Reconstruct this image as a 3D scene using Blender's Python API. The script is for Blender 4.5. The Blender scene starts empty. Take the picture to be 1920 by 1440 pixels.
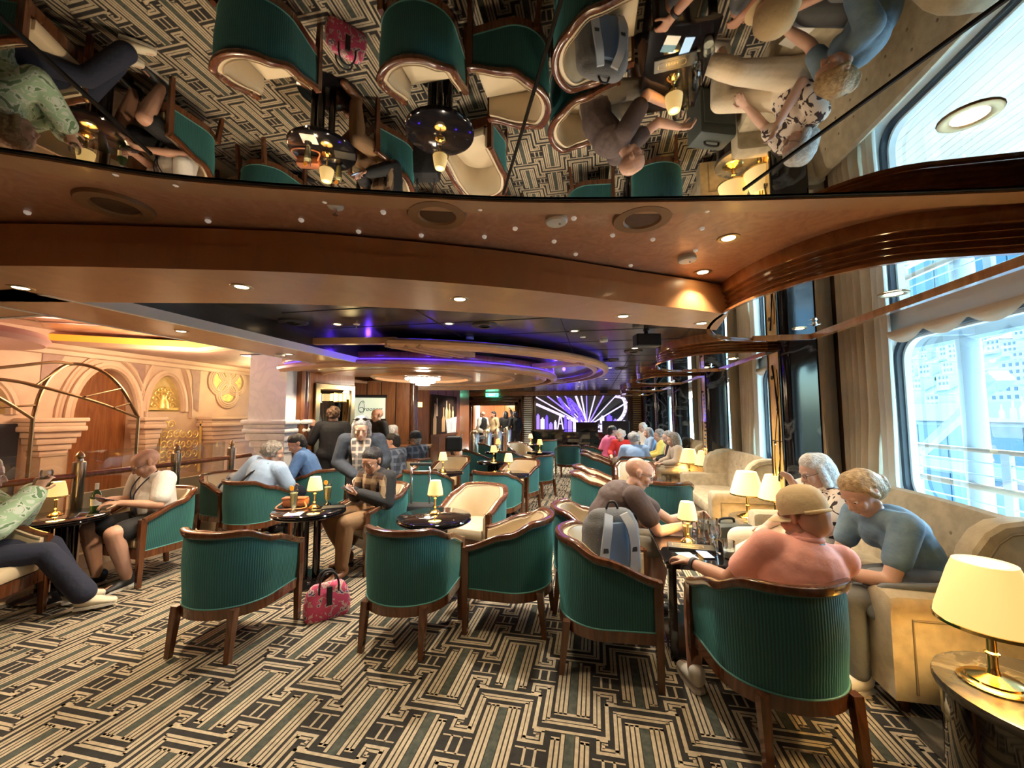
import bpy, bmesh, math, random
from mathutils import Vector, Matrix, Quaternion
random.seed(7)
PI = math.pi
S = bpy.context.scene
C = S.collection

# ------------------------------------------------------------------ camera, world, exposure
cam_d = bpy.data.cameras.new('camera'); cam = bpy.data.objects.new('camera', cam_d); C.objects.link(cam)
cam_d.sensor_width = 36.0; cam_d.lens = 36.0 * 750.0 / 1920.0; cam_d.clip_start = 0.02; cam_d.clip_end = 2000
cam.location = (0, 0, 1.55)
cam.rotation_euler = (math.radians(90 + 4.3461), 0, math.radians(11.644))
S.camera = cam
W = bpy.data.worlds.new('world'); S.world = W; W.use_nodes = True
wn = W.node_tree.nodes; wl = W.node_tree.links
sky = wn.new('ShaderNodeTexSky'); sky.sky_type = 'NISHITA'; sky.sun_disc = False
sky.sun_elevation = math.radians(48); sky.sun_rotation = math.radians(60); sky.dust_density = 2.5; sky.air_density = 1.2
bg = wn['Background']; bg.inputs['Strength'].default_value = 2.3
wl.new(sky.outputs[0], bg.inputs[0])
S.view_settings.view_transform = 'Standard'; S.view_settings.look = 'None'
S.view_settings.gamma = 1.0; S.view_settings.use_curve_mapping = False
S.view_settings.exposure = 1.45
sun_d = bpy.data.lights.new('sun', 'SUN'); sun_d.energy = 0.8; sun_d.angle = 0.2; sun_d.color = (1, .96, .9)
sun = bpy.data.objects.new('sun', sun_d); C.objects.link(sun); sun.rotation_euler = (math.radians(38), 0, math.radians(20))

# ------------------------------------------------------------------ materials
MATS = {}
def mat(name, col, rough=.6, metal=0., bump=0., bscale=60., var=0., vscale=8., col2=None, coat=0., emit=None, estr=0., wave=None, spec=None, sheen=0.):
    m = bpy.data.materials.new(name); m.use_nodes = True; MATS[name] = m
    nt = m.node_tree; b = nt.nodes['Principled BSDF']
    b.inputs['Base Color'].default_value = (*col, 1); b.inputs['Roughness'].default_value = rough; b.inputs['Metallic'].default_value = metal
    if coat: b.inputs['Coat Weight'].default_value = coat; b.inputs['Coat Roughness'].default_value = .08
    if spec is not None: b.inputs['Specular IOR Level'].default_value = spec
    if sheen: b.inputs['Sheen Weight'].default_value = sheen
    if emit: b.inputs['Emission Color'].default_value = (*emit, 1); b.inputs['Emission Strength'].default_value = estr
    tc = nt.nodes.new('ShaderNodeTexCoord')
    if var or col2:
        n = nt.nodes.new('ShaderNodeTexNoise'); n.inputs['Scale'].default_value = vscale; n.inputs['Detail'].default_value = 5
        nt.links.new(tc.outputs['Object'], n.inputs['Vector'])
        r = nt.nodes.new('ShaderNodeValToRGB'); c2 = col2 or tuple(max(0, c * (1 - var)) for c in col)
        r.color_ramp.elements[0].position = .35; r.color_ramp.elements[1].position = .65
        r.color_ramp.elements[0].color = (*c2, 1); r.color_ramp.elements[1].color = (*col, 1)
        nt.links.new(n.outputs['Fac'], r.inputs['Fac']); nt.links.new(r.outputs['Color'], b.inputs['Base Color'])
    if bump:
        n2 = nt.nodes.new('ShaderNodeTexNoise'); n2.inputs['Scale'].default_value = bscale; n2.inputs['Detail'].default_value = 4
        nt.links.new(tc.outputs['Object'], n2.inputs['Vector'])
        bp = nt.nodes.new('ShaderNodeBump'); bp.inputs['Strength'].default_value = bump; bp.inputs['Distance'].default_value = .01
        nt.links.new(n2.outputs['Fac'], bp.inputs['Height']); nt.links.new(bp.outputs['Normal'], b.inputs['Normal'])
    return m

def grain(name, c1, c2, scale=(1, 1, .12), ns=14, rough=.35, coat=.3, dist=2.5):
    m = mat(name, c1, rough, coat=coat); nt = m.node_tree; b = nt.nodes['Principled BSDF']
    tc = nt.nodes.new('ShaderNodeTexCoord'); mp = nt.nodes.new('ShaderNodeMapping'); mp.inputs['Scale'].default_value = scale
    n = nt.nodes.new('ShaderNodeTexNoise'); n.inputs['Scale'].default_value = ns; n.inputs['Detail'].default_value = 6; n.inputs['Distortion'].default_value = dist
    r = nt.nodes.new('ShaderNodeValToRGB'); r.color_ramp.elements[0].position = .3; r.color_ramp.elements[1].position = .7
    r.color_ramp.elements[0].color = (*c2, 1); r.color_ramp.elements[1].color = (*c1, 1)
    nt.links.new(tc.outputs['Object'], mp.inputs[0]); nt.links.new(mp.outputs[0], n.inputs['Vector'])
    nt.links.new(n.outputs['Fac'], r.inputs['Fac']); nt.links.new(r.outputs[0], b.inputs['Base Color'])
    return m

def node_mat(name, rough=.7):
    m = mat(name, (.5, .5, .5), rough); nt = m.node_tree
    return m, nt, nt.nodes['Principled BSDF'], nt.nodes.new('ShaderNodeTexCoord')

mat('carpet_black', (.022, .019, .017), .95, var=.5, vscale=25, bump=.4, bscale=300)
mat('carpet_cream', (.46, .375, .26), .95, var=.22, vscale=40, bump=.4, bscale=300)
mat('carpet_green', (.035, .045, .038), .95, col2=(.075, .08, .06), vscale=30, bump=.4, bscale=300)
mat('tan_floor', (.45, .34, .21), .8, var=.2, vscale=3)
grain('wood', (.135, .046, .018), (.06, .02, .008), rough=.22, coat=.5)
grain('wood_panel', (.30, .115, .04), (.17, .055, .018), (1, 1, .1), 9, rough=.3, coat=.25)
grain('burl', (.60, .32, .20), (.46, .22, .13), (1, 1, 1), 7, rough=.34, coat=.2, dist=4)
grain('soffit', (.58, .34, .19), (.50, .28, .15), (1, 1, 1), 3, rough=.35, coat=.15)
grain('fascia', (.60, .29, .12), (.53, .25, .10), (1, 1, .2), 5, rough=.38, coat=.1)
grain('ring_wood', (.40, .165, .06), (.25, .09, .03), (1, 1, .5), 7, rough=.14, coat=.7)
mat('mirror', (.36, .345, .325), .015, 1.0)
mat('ring_mirror', (.85, .87, .88), .012, 1.0)
mat('dark_ceiling', (.10, .085, .075), .22, .6, var=.3, vscale=2)
mat('black_gap', (.004, .004, .004), .8)
mat('white_paint', (.84, .87, .88), .35)
mat('cream_paint', (.66, .53, .36), .5)
mat('dark_rubber', (.03, .04, .06), .4)
mat('brass', (.83, .60, .22), .16, 1.0)
mat('brass_dull', (.48, .36, .20), .3, 1.0)
mat('bronze', (.20, .13, .065), .35, .9)
mat('chrome', (.75, .76, .78), .12, 1.0)
mat('steel_brush', (.62, .56, .50), .28, 1.0)
mat('black_gloss', (.008, .007, .008), .06, coat=.6)
mat('black_matte', (.012, .012, .014), .6)
mat('curtain', (.60, .50, .36), .85, var=.15, vscale=3, bump=.15, bscale=200)
mat('curtain_lining', (.66, .65, .60), .8)
mat('sheer', (.72, .68, .60), .8)
mat('stone', (.58, .41, .29), .6, col2=(.50, .34, .24), vscale=3)
mat('stone_dark', (.33, .20, .16), .6, var=.2)
mat('stone_gold', (.60, .44, .18), .5, col2=(.45, .30, .10), vscale=6)
mat('gold_relief', (.78, .58, .20), .35, .5, bump=.8, bscale=25)
mat('red_marble', (.40, .19, .12), .3, col2=(.58, .35, .24), vscale=5)
mat('orange_cove', (.8, .38, .08), .5, emit=(1, .22, .005), estr=.5)
mat('black_iron', (.02, .02, .025), .5)
mat('ocean', (.05, .12, .2), .2)
mat('tv_black', (.006, .006, .007), .35)
mat('lamp_shade', (.95, .78, .42), .7, emit=(1, .64, .20), estr=.34)
mat('bulb', (1, .9, .7), .4, emit=(1, .80, .45), estr=14)
mat('bulb_cool', (1, .97, .9), .4, emit=(1, .93, .8), estr=10)
mat('crystal', (.9, .85, .8), .08, emit=(1, .85, .7), estr=.08)
mat('sconce_glow', (1, .9, .6), .5, emit=(1, .74, .34), estr=.9)
mat('blue_led', (.1, .05, 1), .5, emit=(.07, .03, 1), estr=1.1)
mat('blue_led_dim', (.1, .05, 1), .5, emit=(.07, .03, 1), estr=.5)
mat('exit_green', (.05, .7, .4), .5, emit=(.1, .9, .5), estr=1.4)
mat('white_plastic', (.8, .8, .78), .4)
mat('exit_white', (.9, 1, .95), .5, emit=(.9, 1, .95), estr=1.5)

def marble(name, base, vein, scale=2.2, lo=.485, hi=.515, rough=.12):
    m, nt, b, tc = node_mat(name, rough)
    n = nt.nodes.new('ShaderNodeTexNoise'); n.inputs['Scale'].default_value = scale; n.inputs['Detail'].default_value = 7; n.inputs['Distortion'].default_value = 1.2
    r = nt.nodes.new('ShaderNodeValToRGB'); e = r.color_ramp.elements
    e[0].position = lo - .03; e[0].color = (*base, 1); e[1].position = (lo + hi) / 2; e[1].color = (*vein, 1)
    x = e.new(hi + .03); x.color = (*base, 1)
    nt.links.new(tc.outputs['Object'], n.inputs['Vector']); nt.links.new(n.outputs['Fac'], r.inputs['Fac']); nt.links.new(r.outputs[0], b.inputs['Base Color'])
    return m
marble('black_marble', (.006, .006, .007), (.09, .085, .08), 1.7, .498, .502, .08)
marble('white_marble', (.80, .82, .86), (.72, .75, .80), 2.5, .46, .54, .35)
marble('dark_stone_top', (.045, .042, .036), (.10, .09, .075), 4, .45, .55, .25)

def stripe_mat(name, c1, c2, scale, axis='X', rough=.7, var=.3, coords='Object', soft=.45):
    """fine ribs running along z on upholstery"""
    m, nt, b, tc = node_mat(name, rough)
    w = nt.nodes.new('ShaderNodeTexWave'); w.bands_direction = axis; w.inputs['Scale'].default_value = scale
    w.inputs['Distortion'].default_value = 1.5; w.inputs['Detail'].default_value = 2
    r = nt.nodes.new('ShaderNodeValToRGB'); r.color_ramp.elements[0].color = (*c2, 1); r.color_ramp.elements[1].color = (*c1, 1)
    nt.links.new(tc.outputs[coords], w.inputs['Vector']); nt.links.new(w.outputs['Fac'], r.inputs['Fac'])
    n = nt.nodes.new('ShaderNodeTexNoise'); n.inputs['Scale'].default_value = 5; nt.links.new(tc.outputs['Object'], n.inputs['Vector'])
    mx = nt.nodes.new('ShaderNodeMixRGB'); mx.blend_type = 'MULTIPLY'; mx.inputs[0].default_value = var
    nt.links.new(r.outputs[0], mx.inputs[1]); nt.links.new(n.outputs['Color'], mx.inputs[2]); nt.links.new(mx.outputs[0], b.inputs['Base Color'])
    bp = nt.nodes.new('ShaderNodeBump'); bp.inputs['Strength'].default_value = .35; bp.inputs['Distance'].default_value = .004
    nt.links.new(w.outputs['Fac'], bp.inputs['Height']); nt.links.new(bp.outputs[0], b.inputs['Normal'])
    b.inputs['Sheen Weight'].default_value = .25; b.inputs['Sheen Tint'].default_value = (.2, .8, .8, 1)
    return m
stripe_mat('green_velvet', (.020, .125, .118), (.008, .060, .062), 22, 'X', coords='UV')
mat('green_piping', (.05, .20, .18), .5)
mat('cream_leather', (.60, .49, .33), .38, var=.08, vscale=4)
mat('leather_pipe', (.30, .20, .11), .45)
mat('sofa', (.50, .41, .27), .85, var=.22, vscale=14, bump=.35, bscale=260)
mat('sofa_seam', (.22, .17, .10), .8)

# thin clear glass: light passes straight through, faint reflection at grazing angles
def thin_glass(name, tint, refl=.06, rough=.0, fk=.7):
    m = bpy.data.materials.new(name); m.use_nodes = True; MATS[name] = m; nt = m.node_tree; nt.nodes.clear()
    o = nt.nodes.new('ShaderNodeOutputMaterial'); t = nt.nodes.new('ShaderNodeBsdfTransparent'); t.inputs[0].default_value = (*tint, 1)
    g = nt.nodes.new('ShaderNodeBsdfGlossy'); g.inputs['Roughness'].default_value = rough
    f = nt.nodes.new('ShaderNodeFresnel'); f.inputs[0].default_value = 1.45
    mx = nt.nodes.new('ShaderNodeMixShader'); mu = nt.nodes.new('ShaderNodeMath'); mu.operation = 'MULTIPLY_ADD'; mu.inputs[1].default_value = fk; mu.inputs[2].default_value = refl * .4
    nt.links.new(f.outputs[0], mu.inputs[0]); nt.links.new(mu.outputs[0], mx.inputs[0]); nt.links.new(t.outputs[0], mx.inputs[1]); nt.links.new(g.outputs[0], mx.inputs[2]); nt.links.new(mx.outputs[0], o.inputs[0])
    return m
thin_glass('window_glass', (.52, .80, .90), .02, fk=.25); thin_glass('rail_glass', (.93, .93, .9), .1); thin_glass('drink_glass', (.93, .95, .95), .25)

# ------------------------------------------------------------------ mesh helpers
class MB:
    def __init__(s): s.v = []; s.f = []; s.m = []; s.uv = {}
    def add(s, vs, fs, mi=0, M=None):
        o = len(s.v)
        s.v += [tuple(M @ Vector(v)) if M else tuple(v) for v in vs]
        for f in fs: s.f.append(tuple(i + o for i in f)); s.m.append(mi)
        return s
    def box(s, x0, x1, y0, y1, z0, z1, mi=0, M=None, b=0):
        if b:
            b = min(b, (x1 - x0) * .49, (y1 - y0) * .49, (z1 - z0) * .49)
            bm = bmesh.new(); bmesh.ops.create_cube(bm, size=1)
            for v in bm.verts: v.co = Vector(((x0 + x1) / 2 + v.co.x * (x1 - x0), (y0 + y1) / 2 + v.co.y * (y1 - y0), (z0 + z1) / 2 + v.co.z * (z1 - z0)))
            bmesh.ops.bevel(bm, geom=bm.edges[:], offset=b, segments=2, affect='EDGES', profile=.5)
            bm.verts.index_update()
            s.add([v.co[:] for v in bm.verts], [[v.index for v in f.verts] for f in bm.faces], mi, M); bm.free(); return s
        return s.add([(x0, y0, z0), (x1, y0, z0), (x1, y1, z0), (x0, y1, z0), (x0, y0, z1), (x1, y0, z1), (x1, y1, z1), (x0, y1, z1)],
                     [(3, 2, 1, 0), (4, 5, 6, 7), (0, 1, 5, 4), (1, 2, 6, 5), (2, 3, 7, 6), (3, 0, 4, 7)], mi, M)
    def loft(s, rings, closed=True, caps=True, mi=0, loop=False):
        n = len(rings[0]); vs = [p for r in rings for p in r]; fs = []; m = len(rings)
        for i in range(m if loop else m - 1):
            j = (i + 1) % m
            for k in range(n if closed else n - 1):
                l = (k + 1) % n; fs.append((i * n + k, i * n + l, j * n + l, j * n + k))
        if caps and not loop and closed:
            fs.append(tuple(range(n))[::-1]); fs.append(tuple(range((m - 1) * n, m * n)))
        return s.add(vs, fs, mi)
    def lathe(s, prof, n=20, mi=0, c=(0, 0, 0), M=None, caps=True):
        rings = [[(c[0] + r * math.cos(2 * PI * k / n), c[1] + r * math.sin(2 * PI * k / n), c[2] + z) for k in range(n)] for r, z in prof]
        if M: rings = [[tuple(M @ Vector(p)) for p in r] for r in rings]
        return s.loft(rings, mi=mi, caps=caps)
    def tube(s, pts, r, n=8, mi=0, loop=False, caps=True):
        pts = [Vector(p) for p in pts]; rs = r if isinstance(r, (list, tuple)) else [r] * len(pts); rings = []
        up = None
        for i, p in enumerate(pts):
            if loop: t = pts[(i + 1) % len(pts)] - pts[i - 1]
            else: t = pts[min(i + 1, len(pts) - 1)] - pts[max(i - 1, 0)]
            t.normalize()
            if up is None: up = Vector((0, 0, 1)) if abs(t.z) < .9 else Vector((1, 0, 0))
            u = up - t * up.dot(t)
            if u.length < 1e-4: u = t.orthogonal()
            u.normalize(); w = t.cross(u); up = u
            rings.append([tuple(p + (u * math.cos(2 * PI * k / n) + w * math.sin(2 * PI * k / n)) * rs[i]) for k in range(n)])
        return s.loft(rings, mi=mi, loop=loop, caps=caps)
    def sweep(s, pts, prof, closed_prof=True, mi=0, loop=False, upv=(0, 0, 1), caps=True):
        """sweep a 2D profile (a along left normal in plan, b along up) over a path"""
        pts = [Vector(p) for p in pts]; U = Vector(upv); rings = []
        n = len(pts)
        for i, p in enumerate(pts):
            if loop: t = pts[(i + 1) % n] - pts[i - 1]
            else: t = pts[min(i + 1, n - 1)] - pts[max(i - 1, 0)]
            t = (t - U * t.dot(U)).normalized(); nn = U.cross(t)
            rings.append([tuple(p + nn * a + U * b) for a, b in prof])
        return s.loft(rings, closed=closed_prof, mi=mi, loop=loop, caps=caps)
    def prism(s, poly, z0, z1, mi=0, M=None):
        n = len(poly)
        vs = [(x, y, z0) for x, y in poly] + [(x, y, z1) for x, y in poly]
        fs = [tuple(range(n))[::-1], tuple(range(n, 2 * n))] + [(i, (i + 1) % n, n + (i + 1) % n, n + i) for i in range(n)]
        return s.add(vs, fs, mi, M)
    def ball(s, c, r, n=12, mi=0, M=None):
        rx, ry, rz = r if isinstance(r, (tuple, list)) else (r, r, r)
        rings = []
        h = max(4, n // 2)
        for i in range(1, h):
            a = -PI / 2 + PI * i / h
            rings.append([(c[0] + rx * math.cos(a) * math.cos(2 * PI * k / n), c[1] + ry * math.cos(a) * math.sin(2 * PI * k / n), c[2] + rz * math.sin(a)) for k in range(n)])
        vs = [p for r_ in rings for p in r_] + [(c[0], c[1], c[2] - rz), (c[0], c[1], c[2] + rz)]
        fs = []
        for i in range(h - 2):
            for k in range(n): l = (k + 1) % n; fs.append((i * n + k, i * n + l, (i + 1) * n + l, (i + 1) * n + k))
        b, t = (h - 1) * n, (h - 1) * n + 1
        for k in range(n): l = (k + 1) % n; fs.append((b, l, k)); fs.append((t, (h - 2) * n + k, (h - 2) * n + l))
        return s.add(vs, fs, mi, M)

def link(o, parent=None):
    C.objects.link(o)
    if parent: o.parent = parent
    return o
def obj(name, mb, mats, parent=None, smooth=False, uvs=None, loc=None, rot=None):
    me = bpy.data.meshes.new(name); me.from_pydata(mb.v, [], mb.f)
    ml = mats if isinstance(mats, (list, tuple)) else [mats]
    for m in ml: me.materials.append(MATS[m] if isinstance(m, str) else m)
    if len(ml) > 1: me.polygons.foreach_set('material_index', mb.m)
    me.validate(); 
    bm = bmesh.new(); bm.from_mesh(me); bmesh.ops.recalc_face_normals(bm, faces=bm.faces[:]); bm.to_mesh(me); bm.free()
    if smooth:
        me.polygons.foreach_set('use_smooth', [True] * len(me.polygons))
        if smooth != 'all': me.set_sharp_from_angle(angle=math.radians(38))
    me.update()
    o = bpy.data.objects.new(name, me); link(o, parent)
    if loc: o.location = loc
    if rot: o.rotation_euler = rot
    return o
def tag(o, label=None, cat=None, group=None, kind=None):
    if label: o['label'] = label
    if cat: o['category'] = cat
    if group: o['group'] = group
    if kind: o['kind'] = kind
    return o
def thing(name, label, cat, loc=(0, 0, 0), rotz=0, group=None):
    o = bpy.data.objects.new(name, None); o.empty_display_size = .1; link(o); o.location = loc; o.rotation_euler = (0, 0, rotz)
    return tag(o, label, cat, group)
def dup(root, loc=None, rotz=None, label=None, group=None):
    r = root.copy(); C.objects.link(r)
    if loc is not None: r.location = loc
    if rotz is not None: r.rotation_euler = (0, 0, rotz)
    if label: r['label'] = label
    if group: r['group'] = group
    for ch in list(root.children):
        c = ch.copy(); C.objects.link(c); c.parent = r
        for g in list(ch.children):
            d = g.copy(); C.objects.link(d); d.parent = c
    return r
def struct(name, mb, mats, parent=None, smooth=False, **k):
    o = obj(name, mb, mats, parent, smooth, **k)
    if parent is None: o['kind'] = 'structure'
    return o
def smoothpath(pts, n=8):
    """Catmull-Rom through points"""
    P = [Vector(p) for p in pts]; P = [P[0] * 2 - P[1]] + P + [P[-1] * 2 - P[-2]]; out = []
    for i in range(1, len(P) - 2):
        for k in range(n):
            t = k / n; a, b, c, d = P[i - 1:i + 3]
            out.append(.5 * ((2 * b) + (c - a) * t + (2 * a - 5 * b + 4 * c - d) * t * t + (3 * b - a - 3 * c + d) * t ** 3))
    out.append(P[-2].copy()); return [tuple(p) for p in out]
def offset2(pts, d):
    out = []
    for i, p in enumerate(pts):
        t = Vector(pts[min(i + 1, len(pts) - 1)]) - Vector(pts[max(i - 1, 0)]); n = Vector((-t.y, t.x)).normalized()
        out.append((p[0] + n.x * d, p[1] + n.y * d))
    return out
def strip(mb, a, b, za, zb, mi=0):
    """surface between two plan curves"""
    n = len(a); vs = [(p[0], p[1], za) for p in a] + [(p[0], p[1], zb) for p in b]
    return mb.add(vs, [(i, i + 1, n + i + 1, n + i) for i in range(n - 1)], mi)
def spot(loc, energy, size=100, blend=.5, col=(1, .78, .5), target=None, rad=.03, parent=None):
    d = bpy.data.lights.new('downlight_lamp', 'SPOT'); d.energy = energy; d.spot_size = math.radians(size); d.spot_blend = blend; d.color = col; d.shadow_soft_size = rad
    o = bpy.data.objects.new('downlight_lamp', d); C.objects.link(o); o.location = loc
    if target: o.rotation_euler = (Vector(target) - Vector(loc)).to_track_quat('-Z', 'Y').to_euler()
    if parent: o.parent = parent
    return o
def point(loc, energy, col=(1, .72, .35), rad=.04, parent=None):
    d = bpy.data.lights.new('lamp_bulb', 'POINT'); d.energy = energy; d.color = col; d.shadow_soft_size = rad
    o = bpy.data.objects.new('lamp_bulb', d); C.objects.link(o); o.location = loc
    if parent: o.parent = parent
    return o

# ================================================================== STRUCTURE
# ---- floor: patterned carpet (meander bands, hooks, ladders) as print faces on the floor
def carpet_rects():
    R = []   # (x0,x1,y0,y1,mat) relative to a U column centre at meander mid
    P = .3555; V = .585
    for sx in (-1, 1):
        def r(x0, x1, y0, y1, m=1):
            a, b = (x0, x1) if sx > 0 else (-x1, -x0); R.append((a, b, y0, y1, m))
        for xs in (.034, .058, .082): r(xs - .0085, xs + .0085, 0, (.455 if xs < .04 else .425))
        r(.049, .0905, .412, .432)
        r(0, .0905, -.008, .012)
        r(0, .021, .012, .462, 2)
        for (xa, yb) in ((.116, -.044), (.1375, -.066)):
            r(xa - .008, xa + .0085, yb, .195 if xa < .12 else .195); r(0, xa + .0085, yb - .008, yb + .0085)
        # hook at the top of the outer double line
        r(.1075, .232, .195, .213); r(.129, .210, .173, .188) ; r(.216, .232, .128, .198); r(.192, .208, .150, .178); r(.178, .232, .122, .138); r(.178, .206,.146,.156)
        # meander bar and riser
        r(0, .187, -.122, -.106); r(.168, .187, -.122, .122)
        # ladder box on the column boundary
        for yy in (.240, .338): r(.105, .25, yy, yy + .008)
        for xx in (.148, .198): r(xx, xx + .011, .240, .345)
    return R
def build_floor():
    P = .3555; V = .585; U = carpet_rects(); b = MB(); X0, X1, Y0, Y1 = -4.75, 2.5, -2.6, 16.0
    b.box(X0, X1, Y0, Y1, -.1, 0, 0)
    def q(x0, x1, y0, y1, m, z):
        x0 = max(x0, X0); x1 = min(x1, X1); y0 = max(y0, Y0); y1 = min(y1, Y1)
        if x1 - x0 > .001 and y1 - y0 > .001: b.add([(x0, y0, z), (x1, y0, z), (x1, y1, z), (x0, y1, z)], [(0, 1, 2, 3)], m)
    for i in range(-6, 6):
        cx = -.8505 + 2 * P * i
        for j in range(-9, 25):
            cy = 2.2025 + V * j
            if cx < -2.9 and cy > 7.2: continue
            for (x0, x1, y0, y1, m) in U:
                z = .0012 if m == 1 else .0008
                q(cx + x0, cx + x1, cy + y0, cy + y1, m, z)
                q(cx + P - x1, cx + P - x0, cy - y1, cy - y0, m, z + .0002)
    o = struct('floor', b, ['carpet_black', 'carpet_cream', 'carpet_green'])
    e = MB(); e.box(-5.6, -4.75, -2.6, 16, -.1, .002); e.box(-4.75, -3.2, 7.0, 16, .001, .004); e.box(-4.9,-2.4,12,16,.0045,.006)
    obj('tan_border', e, 'tan_floor', o)
    return o
floor = build_floor()

# ---- ceilings (all measured in metres; curves are plan curves)
K = 1.107        # ceiling plan scale
HM, HB, HS, HD = 2.43, 2.43, 2.214, 2.447
def k2(L): return [(x * K, y * K) for x, y in L]
cur_m = smoothpath(k2([(-6.5, -2.0), (-4.2, -.6), (-2.9, .2), (-1.75, .81), (-1.41, 1.01), (-.94, 1.19), (-.287, 1.395), (.371, 1.525), (.935, 1.615), (1.5, 1.69), (2.45, 1.79)]), 6)
cur_b = smoothpath(k2([(-8.2, .3), (-4.9, .72), (-3.2, .98), (-2.36, 1.135), (-1.76, 1.29), (-1.15, 1.48), (-.38, 1.84), (.25, 2.24), (.78, 2.585), (1.5, 3.1), (2.45, 3.9)]), 6)
cur_f = smoothpath(k2([(-8.2, .75), (-4.9, 1.1), (-3.8, 1.34), (-3.09, 1.5), (-2.43, 1.66), (-1.47, 1.90), (-.48, 2.33), (.305, 2.75), (.93, 3.09), (1.5, 3.5), (2.45, 4.3)]), 6)
cur_bs = smoothpath(k2([(-8.2, .3), (-4.9, .72), (-3.2, .98), (-2.36, 1.135), (-1.76, 1.29), (-1.15, 1.48), (-.38, 1.84), (.25, 2.24), (.60, 2.46), (.79, 2.60)]), 6)
cur_fs = smoothpath(k2([(-8.2, .75), (-4.9, 1.1), (-3.8, 1.34), (-3.09, 1.5), (-2.43, 1.66), (-1.47, 1.90), (-.48, 2.33), (.305, 2.75), (.62, 2.92), (.86, 3.05)]), 6)
ceil = MB(); ceil.box(-9.2, 2.7, -2.6, 16.4, 2.95, 3.0); 
ceil = struct('ceiling', ceil, 'black_gap')
mp = MB(); back = [(p[0], -2.6) for p in cur_m]; strip(mp, cur_m, back, HM, HM)
mirror = obj('mirror_panel', mp, 'mirror', ceil)
JO = ([(-.345, 1.50), (.018, .61), (1.3, -2.5)], [(-1.46, 1.02), (-1.19, .36), (-.2, -2.0)], [(.585, 1.66), (.87, .98), (1.7, -1.0)])
jm = MB()      # narrow joints between mirror panels
for pts in JO:
    jm.sweep([(x, y, HM - .002) for x, y in pts], [(-.004, -.003), (.004, -.003), (.004, .003), (-.004, .003)])
obj('mirror_joint', jm, 'black_matte', ceil)
fb = MB(); strip(fb, offset2(cur_m, -.012), offset2(cur_m, .004), HM - .004, HM - .004, 1); strip(fb, offset2(cur_m, .004), offset2(cur_m, .004), HM - .004, HM - .012, 0)
strip(fb, offset2(cur_m, .004), offset2(cur_m, .10), HM - .012, HM - .012, 0); strip(fb, offset2(cur_m, .10), offset2(cur_m, .10), HM - .012, HM, 0)
obj('mirror_border', fb, ['soffit', 'black_gap'], ceil, smooth=True)
bu = MB(); strip(bu, offset2(cur_m, .09), offset2(cur_b, .09), HB, HB)
obj('burl_panel', bu, 'burl', ceil)
gp = MB(); strip(gp, offset2(cur_b, .09), offset2(cur_b, .09), HB, HB + .2); obj('shadow_gap', gp, 'black_gap', ceil)
fa = MB(); strip(fa, cur_bs, cur_bs, HB - .015, HB - .10); strip(fa, cur_bs, offset2(cur_bs, -.012), HB - .10, HB - .10); strip(fa, offset2(cur_bs, -.012), offset2(cur_bs, -.012), HB - .10, HS)
obj('soffit_fascia', fa, 'fascia', ceil, smooth=True)
sf = MB(); strip(sf, offset2(cur_bs, -.012), cur_fs, HS, HS); obj('soffit_panel', sf, 'soffit', ceil)
sl = MB(); strip(sl, cur_fs, cur_fs, HS, HS + .022); strip(sl, cur_fs, offset2(cur_fs, .03), HS + .022, HS + .022); strip(sl, offset2(cur_fs, .03), offset2(cur_fs, .03), HS + .022, HD)
obj('soffit_lip', sl, 'fascia', ceil, smooth=True)
dk = MB(); strip(dk, [(-3.0, p[1]) for p in cur_f] if 0 else [(max(p[0], -3.0), p[1]) for p in cur_f], [(max(p[0], -3.0), 16.3) for p in cur_f], HD, HD)
dk.box(-5.3, -3.0, 5.1, 16.3, HD, HD + .02); dk.box(-3.7, -3.0, 5.12, 5.15, HS, HD); dk.box(2.2, 2.7, -2.6, 16.3, HD, HD + .05)
dark = obj('dark_panel', dk, 'dark_ceiling', ceil)
seam = MB()
for k in range(20): seam.box(-2.7, 2.3, 3.0 + k * .66, 3.008 + k * .66, HD - .003, HD)
for x in (-1.5, -.3, .55, 1.0): seam.box(x, x + .008, 3.0, 16, HD - .003, HD)
obj('panel_seam', seam, 'black_gap', ceil)
# straight soffit band along the atrium with its pale edges
sb = MB(); sb.box(-8.0, -3.58, .6, 1.95, HS + .0005, HS + .03, 0); sb.box(-8.0, -3.58, 1.94, 1.97, HS - .004, HS + .03, 1); sb.box(-3.58, -3.0, 1.5, 5.15, HS, HS + .03, 0); sb.box(-3.02, -2.98, 1.6, 5.15, HS - .002, HS + .07, 1); sb.box(-3.02, -2.99, 1.6, 5.15, HS + .07, HD, 2); sb.box(-3.60, -3.57, 1.6, 5.15, HS - .004, HS + .03, 1)
obj('atrium_soffit', sb, ['soffit', 'white_paint', 'dark_ceiling'], ceil)

# ---- canopy rings over the bar: tiered mouldings with blue cove light
def arcpts(cx, cy, r, a0, a1, z, n=48): return [(cx + r * math.cos(a0 + (a1 - a0) * i / n), cy + r * math.sin(a0 + (a1 - a0) * i / n), z) for i in range(n + 1)]
CC = (-3.2, 7.1)
prof_big = [(-.02, 0), (.03, 0), (.05, .02), (.07, .03), (.075, .06), (.06, .085), (-.02, .09)]
def UA(r, z): return arcpts(*CC, r, -.40 * PI, .62 * PI, z, 60)
def LA(r, z): return arcpts(*CC, r, -.66 * PI, .66 * PI, z, 72)
cu = MB(); cu.sweep(UA(3.38, 2.27), [(-a, b) for a, b in prof_big])
cu.sweep(UA(3.20, 2.285), [(-a * .8, b * .8) for a, b in prof_big])
e0 = UA(3.38, 2.27)[0]; cu.sweep([(-3.05, e0[1] - .12, 2.31), (e0[0] + .08, e0[1] + .02, 2.31)], [(0, 0), (.07, 0), (.09, .03), (.07, .07), (0, .07)])
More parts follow.
